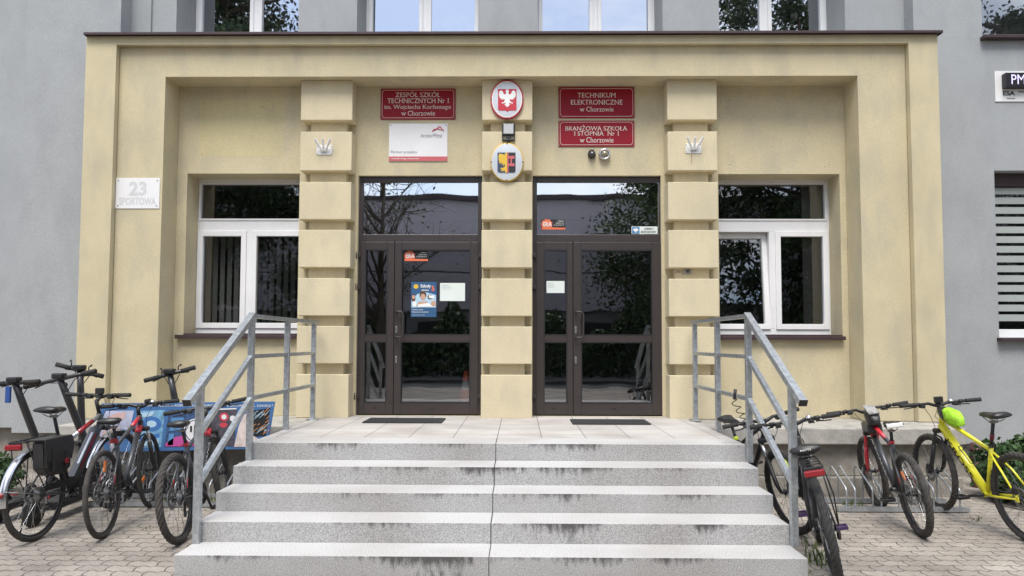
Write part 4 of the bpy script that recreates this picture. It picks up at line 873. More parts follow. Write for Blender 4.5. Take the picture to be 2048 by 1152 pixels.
# ------------------------------------------------------------------ bicycle racks
def rack(x0, x1, y, n, label):
    t = thing('bicycle_rack', ((x0+x1)/2, y, 0), label, 'bicycle rack', 'galvanised bicycle racks on the paving')
    b = MB(); b.bar((x0, y, .03), (x1, y, .03), .04, .04); b.build('base_bar', 'galv', t)
    b = MB(); b.bar((x0, y+.36, .03), (x1, y+.36, .03), .04, .04); b.build('base_bar', 'galv', t)
    for k in range(n):
        xc = x0+(x1-x0)*(k+.5)/n
        for dx in (-.04, .04):
            b = MB(); b.tube([(xc+dx, y, .05), (xc+dx, y, .20), (xc+dx, y+.02, .225), (xc+dx, y+.30, .37), (xc+dx, y+.34, .36), (xc+dx, y+.36, .33), (xc+dx, y+.36, .05)], .0085, 8); b.build('hoop', 'galv', t)
rack(ground(232, 1008).x-.2, ground(500, 1008).x, 6.78, 6, 'low galvanised rack behind the three bicycles on the left')
rack(ground(1655, 1013).x, ground(1905, 1013).x, 6.72, 5, 'low galvanised rack under the red and yellow bicycles on the right')

# ------------------------------------------------------------------ banner
YB = 7.12
bn = thing('advertising_banner', (at(370, 900, YB).x, YB, 0), 'blue printed school banner leaning behind the bicycles on the left', 'banner')
b = MB(); flat(b, pxs(((203, 807), (550, 803), (534, 897), (188, 905)), YB), YB, .012); pn = b.build('panel', mat('banner_blue', (.06, .16, .36), .5, var=.15, vscale=6), bn)
def bp(name, m, polys, d=1):
    b = MB()
    for q in polys: flat(b, pxs(q, YB-.002*d), YB-.002*d, .0015)
    return b.build(name, m, pn)
bp('printed_field', mat('banner_pale', (.48, .50, .64), .5, var=.3, vscale=9), [((210, 822), (268, 821), (256, 873), (197, 876))])
bp('printed_hand', mat('banner_hand', (.62, .42, .40), .5), [((212, 836), (232, 826), (252, 824), (248, 838), (228, 848), (214, 850)), ((205, 862), (240, 855), (246, 868), (204, 873))], 2)
bp('printed_machine', mat('banner_sky', (.20, .42, .62), .5, var=.5, vscale=14), [((276, 822), (330, 820), (322, 894), (268, 896))])
bp('printed_wheel', mat('banner_deep', (.05, .16, .42), .5), [ell(303, 848, 20, 15), ((272, 878), (318, 866), (320, 874), (273, 886))], 2)
bp('printed_gleam', 'ltblue', [((278, 826), (310, 823), (304, 832), (276, 836))], 3)
bp('printed_hub', 'ltblue', [ell(303, 848, 10, 7)], 3)
bp('printed_shine', 'ltblue', [((284, 884), (318, 879), (316, 890), (282, 892))], 3)
bp('printed_circuits', mat('banner_circuit', (.05, .10, .22), .5, var=.7, vscale=30), [((338, 820), (400, 819), (392, 893), (328, 894))])
bp('printed_screen', mat('banner_screen', (.10, .26, .50), .5), [((343, 836), (368, 835), (364, 860), (339, 862)), ((338, 868), (348, 867), (346, 890), (335, 891))], 2)
bp('printed_plate', mat('banner_magenta', (.52, .08, .30), .5), [((350, 874), (398, 866), (394, 892), (330, 893), (332, 886))], 2)
bp('badge', 'offw', [ell(392, 862, 25, 25, 32)], 3)
bp('badge_ring', mat('banner_ink', (.03, .07, .16), .5), [ell(392, 862, 22.5, 22.5, 32)], 4)
bp('badge_face', 'offw', [ell(392, 862, 20.5, 20.5, 32)], 5)
bp('badge_print', 'ink', [((380, 852), (384, 852), (384, 864), (380, 864)), ((388, 850), (392, 850), (390, 872), (387, 872)), ((402, 858), (407, 856), (404, 874), (400, 874))], 6)
bp('printed_panel', mat('banner_dark', (.09, .08, .10), .5, var=.6, vscale=25), [((420, 820), (474, 817), (468, 893), (414, 893))])
bp('printed_disc', mat('banner_red', (.55, .06, .08), .5), [ell(448, 834, 9, 9), ell(447, 850, 8, 5)], 2)
bp('printed_lamp', 'offw', [ell(465, 837, 5.5, 6), ell(448, 834, 5, 5), ((422, 818), (473, 816), (473, 818.5), (422, 820.5))], 3)
bp('printed_worker', mat('banner_peach', (.72, .62, .58), .5, var=.3, vscale=12), [((478, 850), (488, 830), (497, 824), (506, 832), (504, 852), (498, 866), (520, 880), (516, 893), (468, 894))], 2)
bp('printed_sparks', 'ink', [((505, 821), (541, 816), (531, 872), (500, 874))])
rg = random.Random(5); q1 = []; q2 = []
for k in range(34):
    x, y = 503+33*rg.random(), 824+44*rg.random(); l = 4+14*rg.random(); q = ((x, y), (min(x+l, 539), y-l*.75), (min(x+l, 539), y-l*.75+1.3), (x, y+1.3)); (q1 if rg.random() < .55 else q2).append(q)
bp('printed_streaks', mat('banner_orange', (.72, .33, .12), .5), q1, 2); bp('printed_glints', 'ltblue', q2, 3)
b = MB(); wall_text(b, 'ZESPÓŁ SZKÓŁ TECHNICZNYCH IM. WOJCIECHA KORFANTEGO W CHORZOWIE, UL. SPORTOWA 23, TEL. 322410216 *', 208, 546, 807.5, 814.5, YB-.003, .005); b.build('lettering', 'white', pn)
for k in (0.03, .5, .97):
    X = at(196+340*k, 880, YB).x; b = MB(); b.bar((X, YB+.03, 0), (X+.03, YB+.03, at(300, 810, YB).z), .025, .025); b.build('support_post', 'galv', bn)

# ------------------------------------------------------------------ bicycles (local x = forward, y = left, z = up, origin under the rear axle)
def V(*a): return Vector(a)
def wheel(parent, c, Rw, tw, knobby, mtx=None, rimm='plastic', spoke='steel', tyre='rubber', disc=True, cassette=False, refl=None, nsp=28):
    xf = mtx or Matrix.Identity(4); c = Vector(c)
    def done(b, n, m, p=None):
        b.xf(xf); return b.build(n, m, p or wh, True)
    # tyre
    b = MB(); n = 84 if knobby else 64; k = 10; rm = Rw-tw; vv = []; ff = []
    for i in range(n):
        a = 2*math.pi*i/n
        for j in range(k):
            t = 2*math.pi*j/k; rr = tw
            if knobby and math.cos(t) > .25: rr = tw*(1.08 if (i+(j % 2)) % 2 else .9)
            vv.append(c+V((rm+rr*math.cos(t))*math.cos(a), rr*.95*math.sin(t), (rm+rr*math.cos(t))*math.sin(a)))
    for i in range(n):
        for j in range(k): ff.append((i*k+j, i*k+(j+1) % k, ((i+1) % n)*k+(j+1) % k, ((i+1) % n)*k+j))
    b._add(vv, ff, 0, not knobby); wh = b.xf(xf).build('wheel', tyre, parent, True)
    b = MB(); ro = rm-tw*.45; b.lathe([(ro, -tw*.5), (ro+.004, 0), (ro, tw*.5), (ro-.018, tw*.34), (ro-.024, 0), (ro-.018, -tw*.34)], c, (0, 1, 0), 56, closed=True); done(b, 'rim', rimm)
    b = MB()
    for i in range(nsp):
        sd = 1 if i % 2 else -1; a = 2*math.pi*i/nsp; da = .42*(1 if (i//2) % 2 else -1)
        b.tube([c+V(.024*math.cos(a+da*1.9), .026*sd, .024*math.sin(a+da*1.9)), c+V((ro-.02)*math.cos(a), .004*sd, (ro-.02)*math.sin(a))], .0016, 4, cap=False)
    done(b, 'spokes', spoke)
    b = MB(); b.lathe([(0, -.06), (.009, -.06), (.009, -.045), (.024, -.036), (.026, -.026), (.014, -.02), (.014, .02), (.026, .026), (.024, .036), (.009, .045), (.009, .06), (0, .06)], c, (0, 1, 0), 16); done(b, 'hub', 'darksteel')
    if disc:
        b = MB(); b.lathe([(.055, .034), (.085, .034), (.085, .037), (.055, .037)], c, (0, 1, 0), 32, closed=True)
        for i in range(6): a = i*math.pi/3; b.bar(c+V(.02*math.cos(a), .0355, .02*math.sin(a)), c+V(.06*math.cos(a+.35), .0355, .06*math.sin(a+.35)), .003, .01, up=(0, 1, 0))
        done(b, 'brake_disc', 'steel')
    if cassette:
        b = MB()
        for i in range(7): r0 = .024+.0062*i; b.lathe([(.018, -.05+i*.0038), (r0, -.05+i*.0038), (r0, -.0482+i*.0038), (.018, -.0482+i*.0038)], c, (0, 1, 0), 26, closed=True)
        done(b, 'cassette', 'steel')
    for a in (refl or ()):
        a = R(a); b = MB(); q = c+V(rm*.66*math.cos(a), 0, rm*.66*math.sin(a)); rad = V(math.cos(a), 0, math.sin(a)); b.bar(q-rad*.045, q+rad*.045, .013, .030, up=rad.cross(V(0, 1, 0)), bev=0); done(b, 'reflector', 'amber')
    return wh
def saddle(parent, p, m='plastic', wide=.075, L_=.27, hs=1):
    b = MB(); secs = [(-.13, wide, .022), (-.10, wide*1.06, .03), (-.04, wide*.82, .03), (.02, .040, .027), (.09, .024, .024), (.135, .017, .018), (.145, .006, .008)]
    n = 12; vv = []; ff = []; p = Vector(p)
    for (x, w_, h_) in secs:
        zz = .012 if x < -.05 else (.0 if x < .1 else -.004)
        for k in range(n):
            a = 2*math.pi*k/n; vv.append(p+V(x*L_/.27, w_*math.cos(a), zz+(h_*math.sin(a) if math.sin(a) > 0 else h_*.9*hs*math.sin(a))))
    for i in range(len(secs)-1):
        for k in range(n): ff.append((i*n+k, i*n+(k+1) % n, (i+1)*n+(k+1) % n, (i+1)*n+k))
    ff.append(tuple(range(n))); ff.append(tuple((len(secs)-1)*n+k for k in range(n)))
    b._add(vv, ff, 0, True); s = b.build('saddle', m, parent, True)
    b = MB()
    for sy in (-1, 1): b.tube([p+V(-.10, sy*.03, -.02), p+V(-.05, sy*.022, -.045), p+V(.03, sy*.022, -.045), p+V(.10, sy*.012, -.018)], .0036, 6)
    b.box(p.x-.03, p.x+.02, p.y-.024, p.y+.024, p.z-.06, p.z-.04, .004); b.build('saddle_rails', 'steel', s, True); return s
def pedal(parent, c, sgn, m='plastic'):
    b = MB(); c = Vector(c); yy = c.y+sgn*.055
    for dx in (-.045, .045): b.bar(V(c.x+dx, yy-.045, c.z), V(c.x+dx, yy+.045, c.z), .012, .022)
    for dy in (-.045, .0, .045): b.bar(V(c.x-.045, yy+dy, c.z), V(c.x+.045, yy+dy, c.z), .01, .02)
    b.tube([c, V(c.x, yy+sgn*.045, c.z)], .008, 8); return b.build('pedal', m, parent, True)

def bicycle(label, rear, yaw, lean, steer=0, rack_dz=0, Rw=.35, wb=1.08, tw=.027, knobby=True, frame='charcoal', accent='redpaint', sz=.92, hb=1.0, hw=.70, crank=35, rimm='plastic', spoke='steel', tyre='rubber',
            fork=('plastic', 'chrome'), saddle_m='plastic', word=None, wordside=-1, wordm='white', refl_r=None, refl_f=None, pedal_m='plastic', ebike=False, guards=None, rack_=False, extras=(), down_r=.021, rise=.02, tt_accent=True, sad_w=.075, sad_h=1, band=.34, bottle=False, step=0.0, stem_l=.07):
    t = thing('bicycle', (rear[0], rear[1], 0), label, 'bicycle', 'bicycles parked by the entrance', (-R(lean), 0, R(yaw)))
    bb = V(.425, 0, .30 if Rw > .33 else .27); ra = V(0, 0, Rw); fa = V(wb, 0, Rw)
    sa = V(-math.cos(R(70)), 0, math.sin(R(70))); p0 = fa-V(.94, 0, .342)*.043
    crown = p0+sa*(.46+(Rw-.35)); hb0 = crown+sa*.015; ht0 = crown+sa*.135
    st_dir = V(-math.cos(R(73)), 0, math.sin(R(73))); sl = (.43-step)/math.sin(R(73)); stop = bb+st_dir*sl
    S = Matrix.Translation(p0) @ Matrix.Rotation(R(steer), 4, sa) @ Matrix.Translation(-p0)
    # frame
    b = MB(); b.tube([hb0, ht0], [.024, .024], 14)
    j = hb0+sa*.03; b.tube([j, j.lerp(bb, .5), bb+V(.0, 0, .0)], [down_r*1.05, down_r*1.1, down_r], 12)
    j2 = ht0-sa*.025; tt = bb+st_dir*(sl-.045); b.tube([j2, tt], [.0185, .016], 12)
    b.tube([bb, stop], .0168, 12)
    b.lathe([(.022, -.036), (.022, .036)], bb, (0, 1, 0), 16); b.lathe([(0, -.036), (.022, -.036)], bb, (0, 1, 0), 16); b.lathe([(0, .036), (.022, .036)], bb, (0, 1, 0), 16)
    for sy in (-1, 1):
        b.tube([bb+V(-.02, sy*.028, 0), V(.25, sy*.048, Rw*.5+bb.z*.5-.01), ra+V(.01, sy*.066, -.004)], [.011, .0105, .008], 8)
        b.tube([bb+st_dir*(sl-.06)+V(0, sy*.014, 0), V(.16, sy*.046, Rw+.19), ra+V(-.002, sy*.066, .01)], [.009, .009, .007], 8)
        b.box(-.02, .02, sy*.066-.003, sy*.066+.003, Rw-.025, Rw+.02, .002)
    fr = b.build('frame', frame, t, True)
    if accent and tt_accent:
        b = MB(); a0, a1 = j2.lerp(tt, .03), j2.lerp(tt, band); b.tube([a0, a1], [.0192, .0185], 12); b.build('top_tube_band', accent, fr, True)
        b = MB(); d0, d1 = j.lerp(bb, .05), j.lerp(bb, .16); b.tube([d0, d1], down_r*1.1+.001, 12); b.build('down_tube_band', accent, fr, True)
        for sy in (-1, 1):
            b = MB(); b.tube([V(.16, sy*.046, Rw+.19)+V(-.05, sy*.006, -.06), V(.16, sy*.046, Rw+.19)+V(-.11, sy*.014, -.13)], .0098, 8); b.build('stay_band', accent, fr, True)
    if word:
        u = (bb-j).normalized() if wordside > 0 else (j-bb).normalized(); a = j.lerp(bb, .22) if wordside > 0 else j.lerp(bb, .80); yv = V(0, wordside, 0); up = u.cross(V(0, wordside, 0)) * (-1 if wordside > 0 else -1)
        if up.z < 0: up = -up
        hgt = down_r*1.5; Lw = (bb-j).length*.56; b = MB(); put_text(b, word, a+yv*(down_r*1.1+.0015)-up*hgt/2, u, up, Lw, hgt, .02); b.build('lettering', wordm, fr, True)
    # seat
    sp = bb+st_dir*((sz-.05-bb.z)/math.sin(R(73)))
    b = MB(); b.tube([stop-st_dir*.05, sp], .0138, 10); b.build('seatpost', 'plastic', t, True)
    b = MB(); b.lathe([(.0175, -.015), (.0205, -.012), (.0205, .012), (.0175, .015)], stop, st_dir, 14); b.tube([stop+V(-.02, .012, 0), stop+V(-.03, .05, -.012)], .005, 6); b.build('seat_clamp', accent if accent in ('redpaint',) else 'plastic', fr, True)
    saddle(t, sp+V(0, 0, .05), saddle_m, sad_w, .27, sad_h)
    # fork and steering
    b = MB(); ro = Rw+.0
    cr = crown; b.xf(Matrix.Identity(4))
    b.box(cr.x-.028, cr.x+.028, -.07, .07, cr.z-.03, cr.z+.012, .01); b.tube([cr, ht0+sa*.03], .014, 10)
    fk = b.xf(S).build('fork', fork[0], t, True)
    for sy in (-1, 1):
        b = MB(); b.tube([cr+V(0, sy*.054, -.02)-sa*0, cr-sa*.20+V(0, sy*.054, 0)], .0145, 10); b.xf(S).build('stanchion', fork[1], fk, True)
        b = MB(); b.tube([cr-sa*.15+V(0, sy*.054, 0), cr-sa*.38+V(.0, sy*.056, 0), fa+V(-.008, sy*.058, .0)], [.0195, .0185, .012], 10); b.xf(S).build('lower_leg', fork[2] if len(fork) > 2 else fork[0], fk, True)
    b = MB(); b.tube([cr-sa*.16+V(0.015, .05, 0), cr-sa*.12+V(.05, .04, .02), cr-sa*.1+V(.055, 0, .03), cr-sa*.12+V(.05, -.04, .02), cr-sa*.16+V(.015, -.05, 0)], .009, 8); b.xf(S).build('fork_arch', fork[0], fk, True)
    wheel(t, fa, Rw, tw, knobby, S, rimm, spoke, tyre, refl=refl_f)
    wheel(t, ra, Rw, tw, knobby, None, rimm, spoke, tyre, cassette=True, refl=refl_r)
    top = ht0+sa*max(.02, (hb-.03-ht0.z)/sa.z*.8); hc = V(top.x+stem_l, 0, hb-rise)
    b = MB(); b.tube([ht0, top+sa*.012], .0165, 12); b.tube([top, hc], [.017, .0155], 10); b.tube([hc+V(0, -.024, 0), hc+V(0, .024, 0)], .02, 12); b.xf(S).build('stem', 'plastic', t, True)
    pts = [hc+V(-.035, s_*hw/2, rise+.004) if abs(s_) == 1 else hc+V(0 if abs(s_) < .3 else -.012, s_*hw/2, 0 if abs(s_) < .22 else rise) for s_ in (-1, -.5, -.25, -.1, .1, .25, .5, 1)]
    b = MB(); b.tube(pts, [.0112, .0112, .0135, .0155, .0155, .0135, .0112, .0112], 10); hbar = b.xf(S).build('handlebar', 'plastic', t, True)
    for sy, (i0, i1) in ((-1, (0, 1)), (1, (7, 6))):
        e0, e1 = pts[i0], pts[i0].lerp(pts[i1], .36/ .5*.78*(.35/ (hw/2))*.5)
        e1 = pts[i0]+(pts[i1]-pts[i0]).normalized()*.125
        b = MB(); b.tube([e0-(e1-e0).normalized()*.003, e0.lerp(e1, .1), e0.lerp(e1, .9), e1], [.020, .0185, .0175, .0195], 12); b.xf(S).build('grip', 'rubber', hbar, True)
        c1 = pts[i0]+(pts[i1]-pts[i0]).normalized()*.165
        b = MB(); b.lathe([(.0, -.02), (.017, -.02), (.017, .02), (0, .02)], c1, (e1-e0), 10); b.tube([c1+V(.012, 0, -.01), c1+V(.045, 0, -.028)], .009, 8); b.build_ = None; b.tube([c1+V(.045, 0, -.026), c1+V(.052, sy*.05, -.034), c1+V(.042, sy*.105, -.036)], [.0075, .006, .005], 6); b.xf(S).build('brake_lever', 'plastic', hbar, True)
        b = MB(); c2 = c1+(pts[i1]-pts[i0]).normalized()*.045; b.box(c2.x-.02, c2.x+.03, c2.y-.022, c2.y+.022, c2.z-.034, c2.z-.004, .006); b.tube([c2+V(.0, 0, -.02), c2+V(-.045, sy*.02, -.03)], .005, 6); b.xf(S).build('shifter', 'plastic', hbar, True)
        b = MB(); tgt = cr-sa*.2+V(-.0, sy*.05, 0) if sy > 0 else j2+V(-.05, -.03, 0)
        b.tube([c1+V(.04, 0, -.02), c1.lerp(hc, .6)+V(.13, 0, -.02), c1.lerp(hc, .9)+V(.12, 0, -.12), ht0+V(.06, sy*.045, -.10), cr+V(.02, sy*.06, -.08), tgt], .0026, 5); b.xf(S).build('cable', 'plastic', hbar, True)
    # drive
    b = MB(); b.lathe([(.05, -.052), (.088, -.052), (.091, -.050), (.088, -.048), (.05, -.048)], bb, (0, 1, 0), 40, closed=True)
    for k in range(5): a = k*2*math.pi/5; b.bar(bb+V(.012*math.cos(a), -.05, .012*math.sin(a)), bb+V(.07*math.cos(a), -.05, .07*math.sin(a)), .004, .016, up=(0, 1, 0))
    ch = b.build('chainring', 'darksteel', t, True)
    ca = V(math.cos(R(-crank)), 0, math.sin(R(-crank)))
    for sy, d in ((-1, ca), (1, -ca)):
        b = MB(); e = bb+V(0, sy*.075, 0)+d*.17; b.tube([bb+V(0, sy*.04, 0), bb+V(0, sy*.066, 0)], .016, 10); b.tube([bb+V(0, sy*.066, 0), e], [.013, .0095], 8); cr_ = b.build('crank_arm', 'darksteel', t, True); pedal(cr_, e, sy, pedal_m)
    b = MB(); b.tube([bb+V(-.01, -.05, .089), ra+V(.0, -.044, .05)], .0042, 5); b.tube([bb+V(-.01, -.05, -.089), ra+V(.05, -.046, -.125), ra+V(.015, -.046, -.14), ra+V(-.005, -.046, -.11), ra+V(.035, -.045, -.055), ra+V(.035, -.044, -.03)], .0042, 5); b.build('chain', 'darksteel', t, True)
    b = MB(); b.bar(ra+V(.012, -.075, -.02), ra+V(.025, -.07, -.075), .016, .026); b.bar(ra+V(.032, -.046, -.055), ra+V(.018, -.046, -.14), .012, .02)
    for q in (ra+V(.032, -.046, -.058), ra+V(.018, -.046, -.135)): b.lathe([(0, -.006), (.02, -.006), (.02, .006), (0, .006)], q, (0, 1, 0), 14)
    b.build('derailleur', 'steel' if spoke == 'chrome' else 'darksteel', t, True)
    b = MB(); b.box(-.005, .04, .055, .075, Rw+.03, Rw+.085, .006); b.build('brake_caliper', 'plastic', fr, True)
    b = MB(); b.box(fa.x-.075, fa.x-.035, .066, .09, Rw+.03, Rw+.09, .006); b.xf(S).build('brake_caliper', 'plastic', fk, True)
    # kickstand
    if 'stand' in extras:
        b = MB(); b.tube([V(.03, .07, Rw-.03), V(.06, .12, Rw-.12), V(.10, .20, .012)], .0075, 8); b.tube([V(.09, .18, .012), V(.115, .215, .01)], .012, 8); b.build('kickstand', 'plastic', t, True)
    if 'reflector' in extras:
        b = MB(); q = sp-st_dir*.12+V(-.025, 0, 0); b.box(q.x-.01, q.x, -.03, .03, q.z-.02, q.z+.02, .003); b.build('rear_reflector', 'redlens', t, True)
    if 'headlight' in extras:
        b = MB(); q = hc+V(.03, -.06, .04); b.box(q.x-.05, q.x+.05, q.y-.02, q.y+.02, q.z-.018, q.z+.018, .008); b.box(q.x-.015, q.x+.015, q.y-.013, q.y+.013, q.z-.034, q.z-.019, .002); b.xf(S).build('headlight', 'plastic', hbar, True)
    if 'phone' in extras:
        b = MB(); q = hc+V(-.01, .0, .05); b.box(q.x-.02, q.x+.02, -.035, .035, q.z-.028, q.z+.028, .005); b.xf(S).build('display', 'plastic', hbar, True)
    if 'bell' in extras:
        b = MB(); q = hc+V(-.005, -.11, .022); b.lathe([(0, .03), (.016, .026), (.025, .01), (.025, 0), (0, 0)], q, (0, 0, 1), 16); b.xf(S).build('bell', 'chrome', hbar, True)
    if bottle:
        b = MB(); q = j.lerp(bb, .52)+V(-.05, 0, .045); d = (bb-j).normalized()
        for a in (-1, 1): b.tube([q-d*.09+V(0, a*.034, 0), q+d*.03+V(-.01, a*.036, .01), q+d*.08+V(0, a*.02, 0), q+d*.09], .004, 6)
        b.tube([q-d*.09+V(-.03, .02, .02), q-d*.09+V(-.03, -.02, .02), q-d*.09+V(0, -.034, 0), q-d*.07+V(.03, 0, -.03), q-d*.09+V(0, .034, 0), q-d*.09+V(-.03, .02, .02)], .004, 6); b.build('bottle_cage', 'plastic', fr, True)
    if guards:
        for c_, a0, a1, mt in ((ra, 20, 184, None), (fa, 35, 168, S)):
            b = MB(); n = 22; vv = []; ff = []; rg_ = Rw+.018
            for i in range(n+1):
                a = R(a0+(a1-a0)*i/n)
                for (dy, dr) in ((-.03, -.012), (-.018, 0), (0, .005), (.018, 0), (.03, -.012)): vv.append(c_+V((rg_+dr)*math.cos(a), dy, (rg_+dr)*math.sin(a)))
            for i in range(n):
                for k in range(4): ff.append((i*5+k, i*5+k+1, (i+1)*5+k+1, (i+1)*5+k))
            b._add(vv, ff, 0, True)
            for sy in (-1, 1): a = R(a1-18); b.tube([c_+V(0, sy*.07, 0), c_+V(rg_*math.cos(a), sy*.03, rg_*math.sin(a))], .003, 5)
            if mt: b.xf(mt)
            gd = b.build('mudguard', guards, t, True)
            if c_ is ra:
                b = MB(); a = R(170); b.lathe([(0, .012), (.018, .01), (.02, 0), (0, 0)], c_+V((rg_+.004)*math.cos(a), 0, (rg_+.004)*math.sin(a)), (-1, 0, 0), 16); b.build('round_reflector', 'redlens', gd, True)
    if rack_:
        zr = Rw*2+.075+rack_dz; b = MB()
        for sy in (-1, 1):
            b.tube([V(.23, sy*.05, zr), V(.1, sy*.06, zr), V(-.2, sy*.06, zr), V(-.225, sy*.04, zr)], .0055, 8)
            b.tube([V(0.01, sy*.06, zr), V(.012, sy*.085, Rw+.02)], .005, 8); b.tube([V(-.19, sy*.06, zr), V(-.13, sy*.09, zr-.2), V(.0, sy*.085, Rw+.02)], .005, 8)
        for x in (-.21, -.1, 0, .1, .2): b.tube([V(x, -.06, zr), V(x, .06, zr)], .0045, 8)
        b.tube([V(.02, 0, zr+.008), V(-.2, 0, zr+.008)], .008, 8); b.tube([V(.22, .05, zr), V(.27, .02, zr-.02)], .005, 6); b.tube([V(.22, -.05, zr), V(.27, -.02, zr-.02)], .005, 6)
        rk = b.build('luggage_rack', 'plastic', t, True)
        b = MB(); b.box(-.262, -.232, -.062, .062, zr-.052, zr-.012, .008); b.build('tail_light', 'redlens', rk, True)
        b = MB(); b.box(-.232, -.222, -.05, .05, zr-.06, zr+.004, .002); b.build('light_bracket', 'plastic', rk, True)
    if ebike:
        b = MB(); u = (bb-j).normalized(); nrm = u.cross(V(0, 1, 0)); nrm = nrm if nrm.z > 0 else -nrm
        a, c_ = j.lerp(bb, .14)+nrm*.038, j.lerp(bb, .86)+nrm*.038; b.bar(a, c_, .06, .06, up=nrm); b.build('battery', 'charcoal', fr, True)
        for sy in (-1, 1):
            b = MB(); b.bar(a.lerp(c_, .1)+V(0, sy*.0315, 0), a.lerp(c_, .8)+V(0, sy*.0315, 0), .002, .012, up=nrm); b.build('battery_stripe', 'redlens', fr, True)
        b = MB(); b.bar(a.lerp(c_, .12)+nrm*.031+V(0, -.012, 0), a.lerp(c_, .75)+nrm*.031+V(0, -.012, 0), .018, .003, up=nrm); b.build('battery_top', 'silverpaint', fr, True)
        b = MB(); b.box(bb.x-.02, bb.x+.25, -.085, -.075, bb.z+.03, bb.z+.09, .012); b.bar(ra+V(.0, -.08, .05), bb+V(.08, -.08, .085), .006, .05); b.build('chain_guard', 'plastic', t, True)
    return t, dict(bb=bb, hc=hc, ht=ht0, j=j, j2=j2, tt=tt, sp=sp, S=S)
def local_pt(t, v):
    return Matrix.Translation(t.location) @ t.rotation_euler.to_matrix().to_4x4() @ Vector(v)
def place_like(o, t):  # a top-level thing that lies on a bicycle takes the bicycle's pose
    o.location = t.location; o.rotation_euler = t.rotation_euler

q = ground(71, 1081)
t1, k1 = bicycle('silver and black electric bicycle with chrome mudguards, rear rack and the black pannier', (q.x, q.y), 90, 2, steer=-6, Rw=.36, wb=1.10, tw=.021, knobby=False, frame='charcoal', accent='redlens', ebike=True, guards='chrome', rack_=True, sz=1.0, hb=1.08, hw=.62, fork=('plastic', 'chrome', 'silverpaint'), spoke='chrome', tyre='rubberdust', crank=170, sad_w=.09, extras=('phone', 'stand'), rise=.015, stem_l=.05, down_r=.03, tt_accent=False)
for nm, m_, s0, s1, rr in (('top_tube_stripe', 'silverpaint', .05, .75, .0195), ('top_tube_band', 'redlens', .2, .6, .0199)):
    b = MB(); b.tube([k1['j2'].lerp(k1['tt'], s0)+V(0, -.0, .002), k1['j2'].lerp(k1['tt'], s1)+V(0, 0, .002)], rr, 12); b.build(nm, m_, [c for c in t1.children if c.name.startswith('frame')][0], True)
bag = thing('pannier_bag', (0, 0, 0), 'black leather pannier bag with buckle on the electric bicycle rack', 'bag'); place_like(bag, t1)
zr = .795
b = MB(); o_ = [(-.19, zr+.0), (.12, zr+.0), (.145, zr-.06), (.13, zr-.25), (.06, zr-.285), (-.12, zr-.275), (-.185, zr-.22)]; b.prism([(x, -.095, z) for x, z in o_], (0, -.11, 0)); bmesh.ops.bevel(b.bm, geom=b.bm.edges[:], offset=.018, segments=3, affect='EDGES'); b.build('body', 'leather', bag, True)
b = MB(); o_ = [(-.20, .0), (.13, .0), (.152, -.07), (.12, -.185), (-.0, -.20), (-.155, -.175), (-.205, -.06)]; b.prism([(x, -.207, zr+.008+z) for x, z in o_], (0, -.008, 0)); b.box(-.195, .125, -.214, -.06, zr+.004, zr+.014, .004); b.build('flap', 'leather', bag, True)
b = MB(); b.box(.03, .075, -.224, -.214, zr-.205, zr-.165, .004); b.build('buckle', 'redlens', bag, True)
b = MB(); b.box(.04, .065, -.222, -.2145, zr-.24, zr-.1, .002); b.box(-.12, -.09, -.222, -.2145, zr-.24, zr-.06, .002); b.build('strap', 'leather', bag, True)

q = ground(208, 1076)
t2, k2 = bicycle('dark bicycle with red head tube and white INDIANA lettering beside the electric bicycle', (q.x, q.y), 100, 3, steer=3, Rw=.35, wb=1.10, tw=.021, knobby=False, frame='charcoal', word='INDIANA', wordside=-1, sz=.90, hb=.99, hw=.68, tyre='rubberdust', refl_r=(75,), refl_f=(195,), crank=20, extras=('headlight', 'reflector', 'bell'), down_r=.024, sad_w=.085)
q = ground(362, 1087)
t3, k3 = bicycle('black and red mountain bicycle with knobby tyres next to the left railing', (q.x, q.y), 95, 7, steer=10, Rw=.35, wb=1.08, tw=.029, frame='charcoal', word='INDIANA', wordside=-1, sz=.90, hb=.99, hw=.70, tyre='rubberdust', crank=60, extras=(), down_r=.024, fork=('plastic', 'darksteel'))

t5, k5 = bicycle('black mountain bicycle with rear rack, red tail light and purple pedals by the right railing', (2.10, 4.78), 73, 12, steer=-2, Rw=.34, wb=1.02, tw=.030, frame='matte', accent=None, rack_=True, rack_dz=.035, sz=.84, hb=.98, hw=.66, crank=35, pedal_m='purple', tyre='rubber', sad_w=.10, sad_h=1.7, extras=('bell',))
b = MB(); sp = k5['sp']+V(-.139, 0, .062); put_text(b, 'MATTS', sp+V(.0, .035, -.007), (0, -1, 0), (0, 0, 1), .07, .012, .02); b.build('saddle_lettering', 'white', [c for c in t5.children if c.name.startswith('saddle')][0], True)
t6, k6 = bicycle('black bicycle with neon yellow stripe on its fork leaning against the right railing', (2.075, 7.0), -78, -11, steer=-3, Rw=.35, wb=1.04, tw=.027, frame='matte', accent=None, sz=.86, hb=.94, hw=.70, crank=60, tyre='rubberdust', fork=('plastic', 'chrome'), extras=('stand',), step=.06)
b = MB(); fa_ = V(1.04, 0, .35); sa_ = V(-math.cos(R(70)), 0, math.sin(R(70))); b.tube([fa_+sa_*.10+V(.018, .056, 0), fa_+sa_*.27+V(.0, .054, 0)], .0215, 10); b.xf(k6['S']).build('neon_band', 'neon', [c for c in t6.children if c.name.startswith('fork')][0], True)
b = MB(); p_ = k6['sp']-V(-.29, 0, .957)*.12; b.lathe([(.018, -.018), (.023, -.014), (.023, .014), (.018, .018)], p_, V(-.29, 0, .957), 14); b.build('neon_collar', 'neon', t6, True)
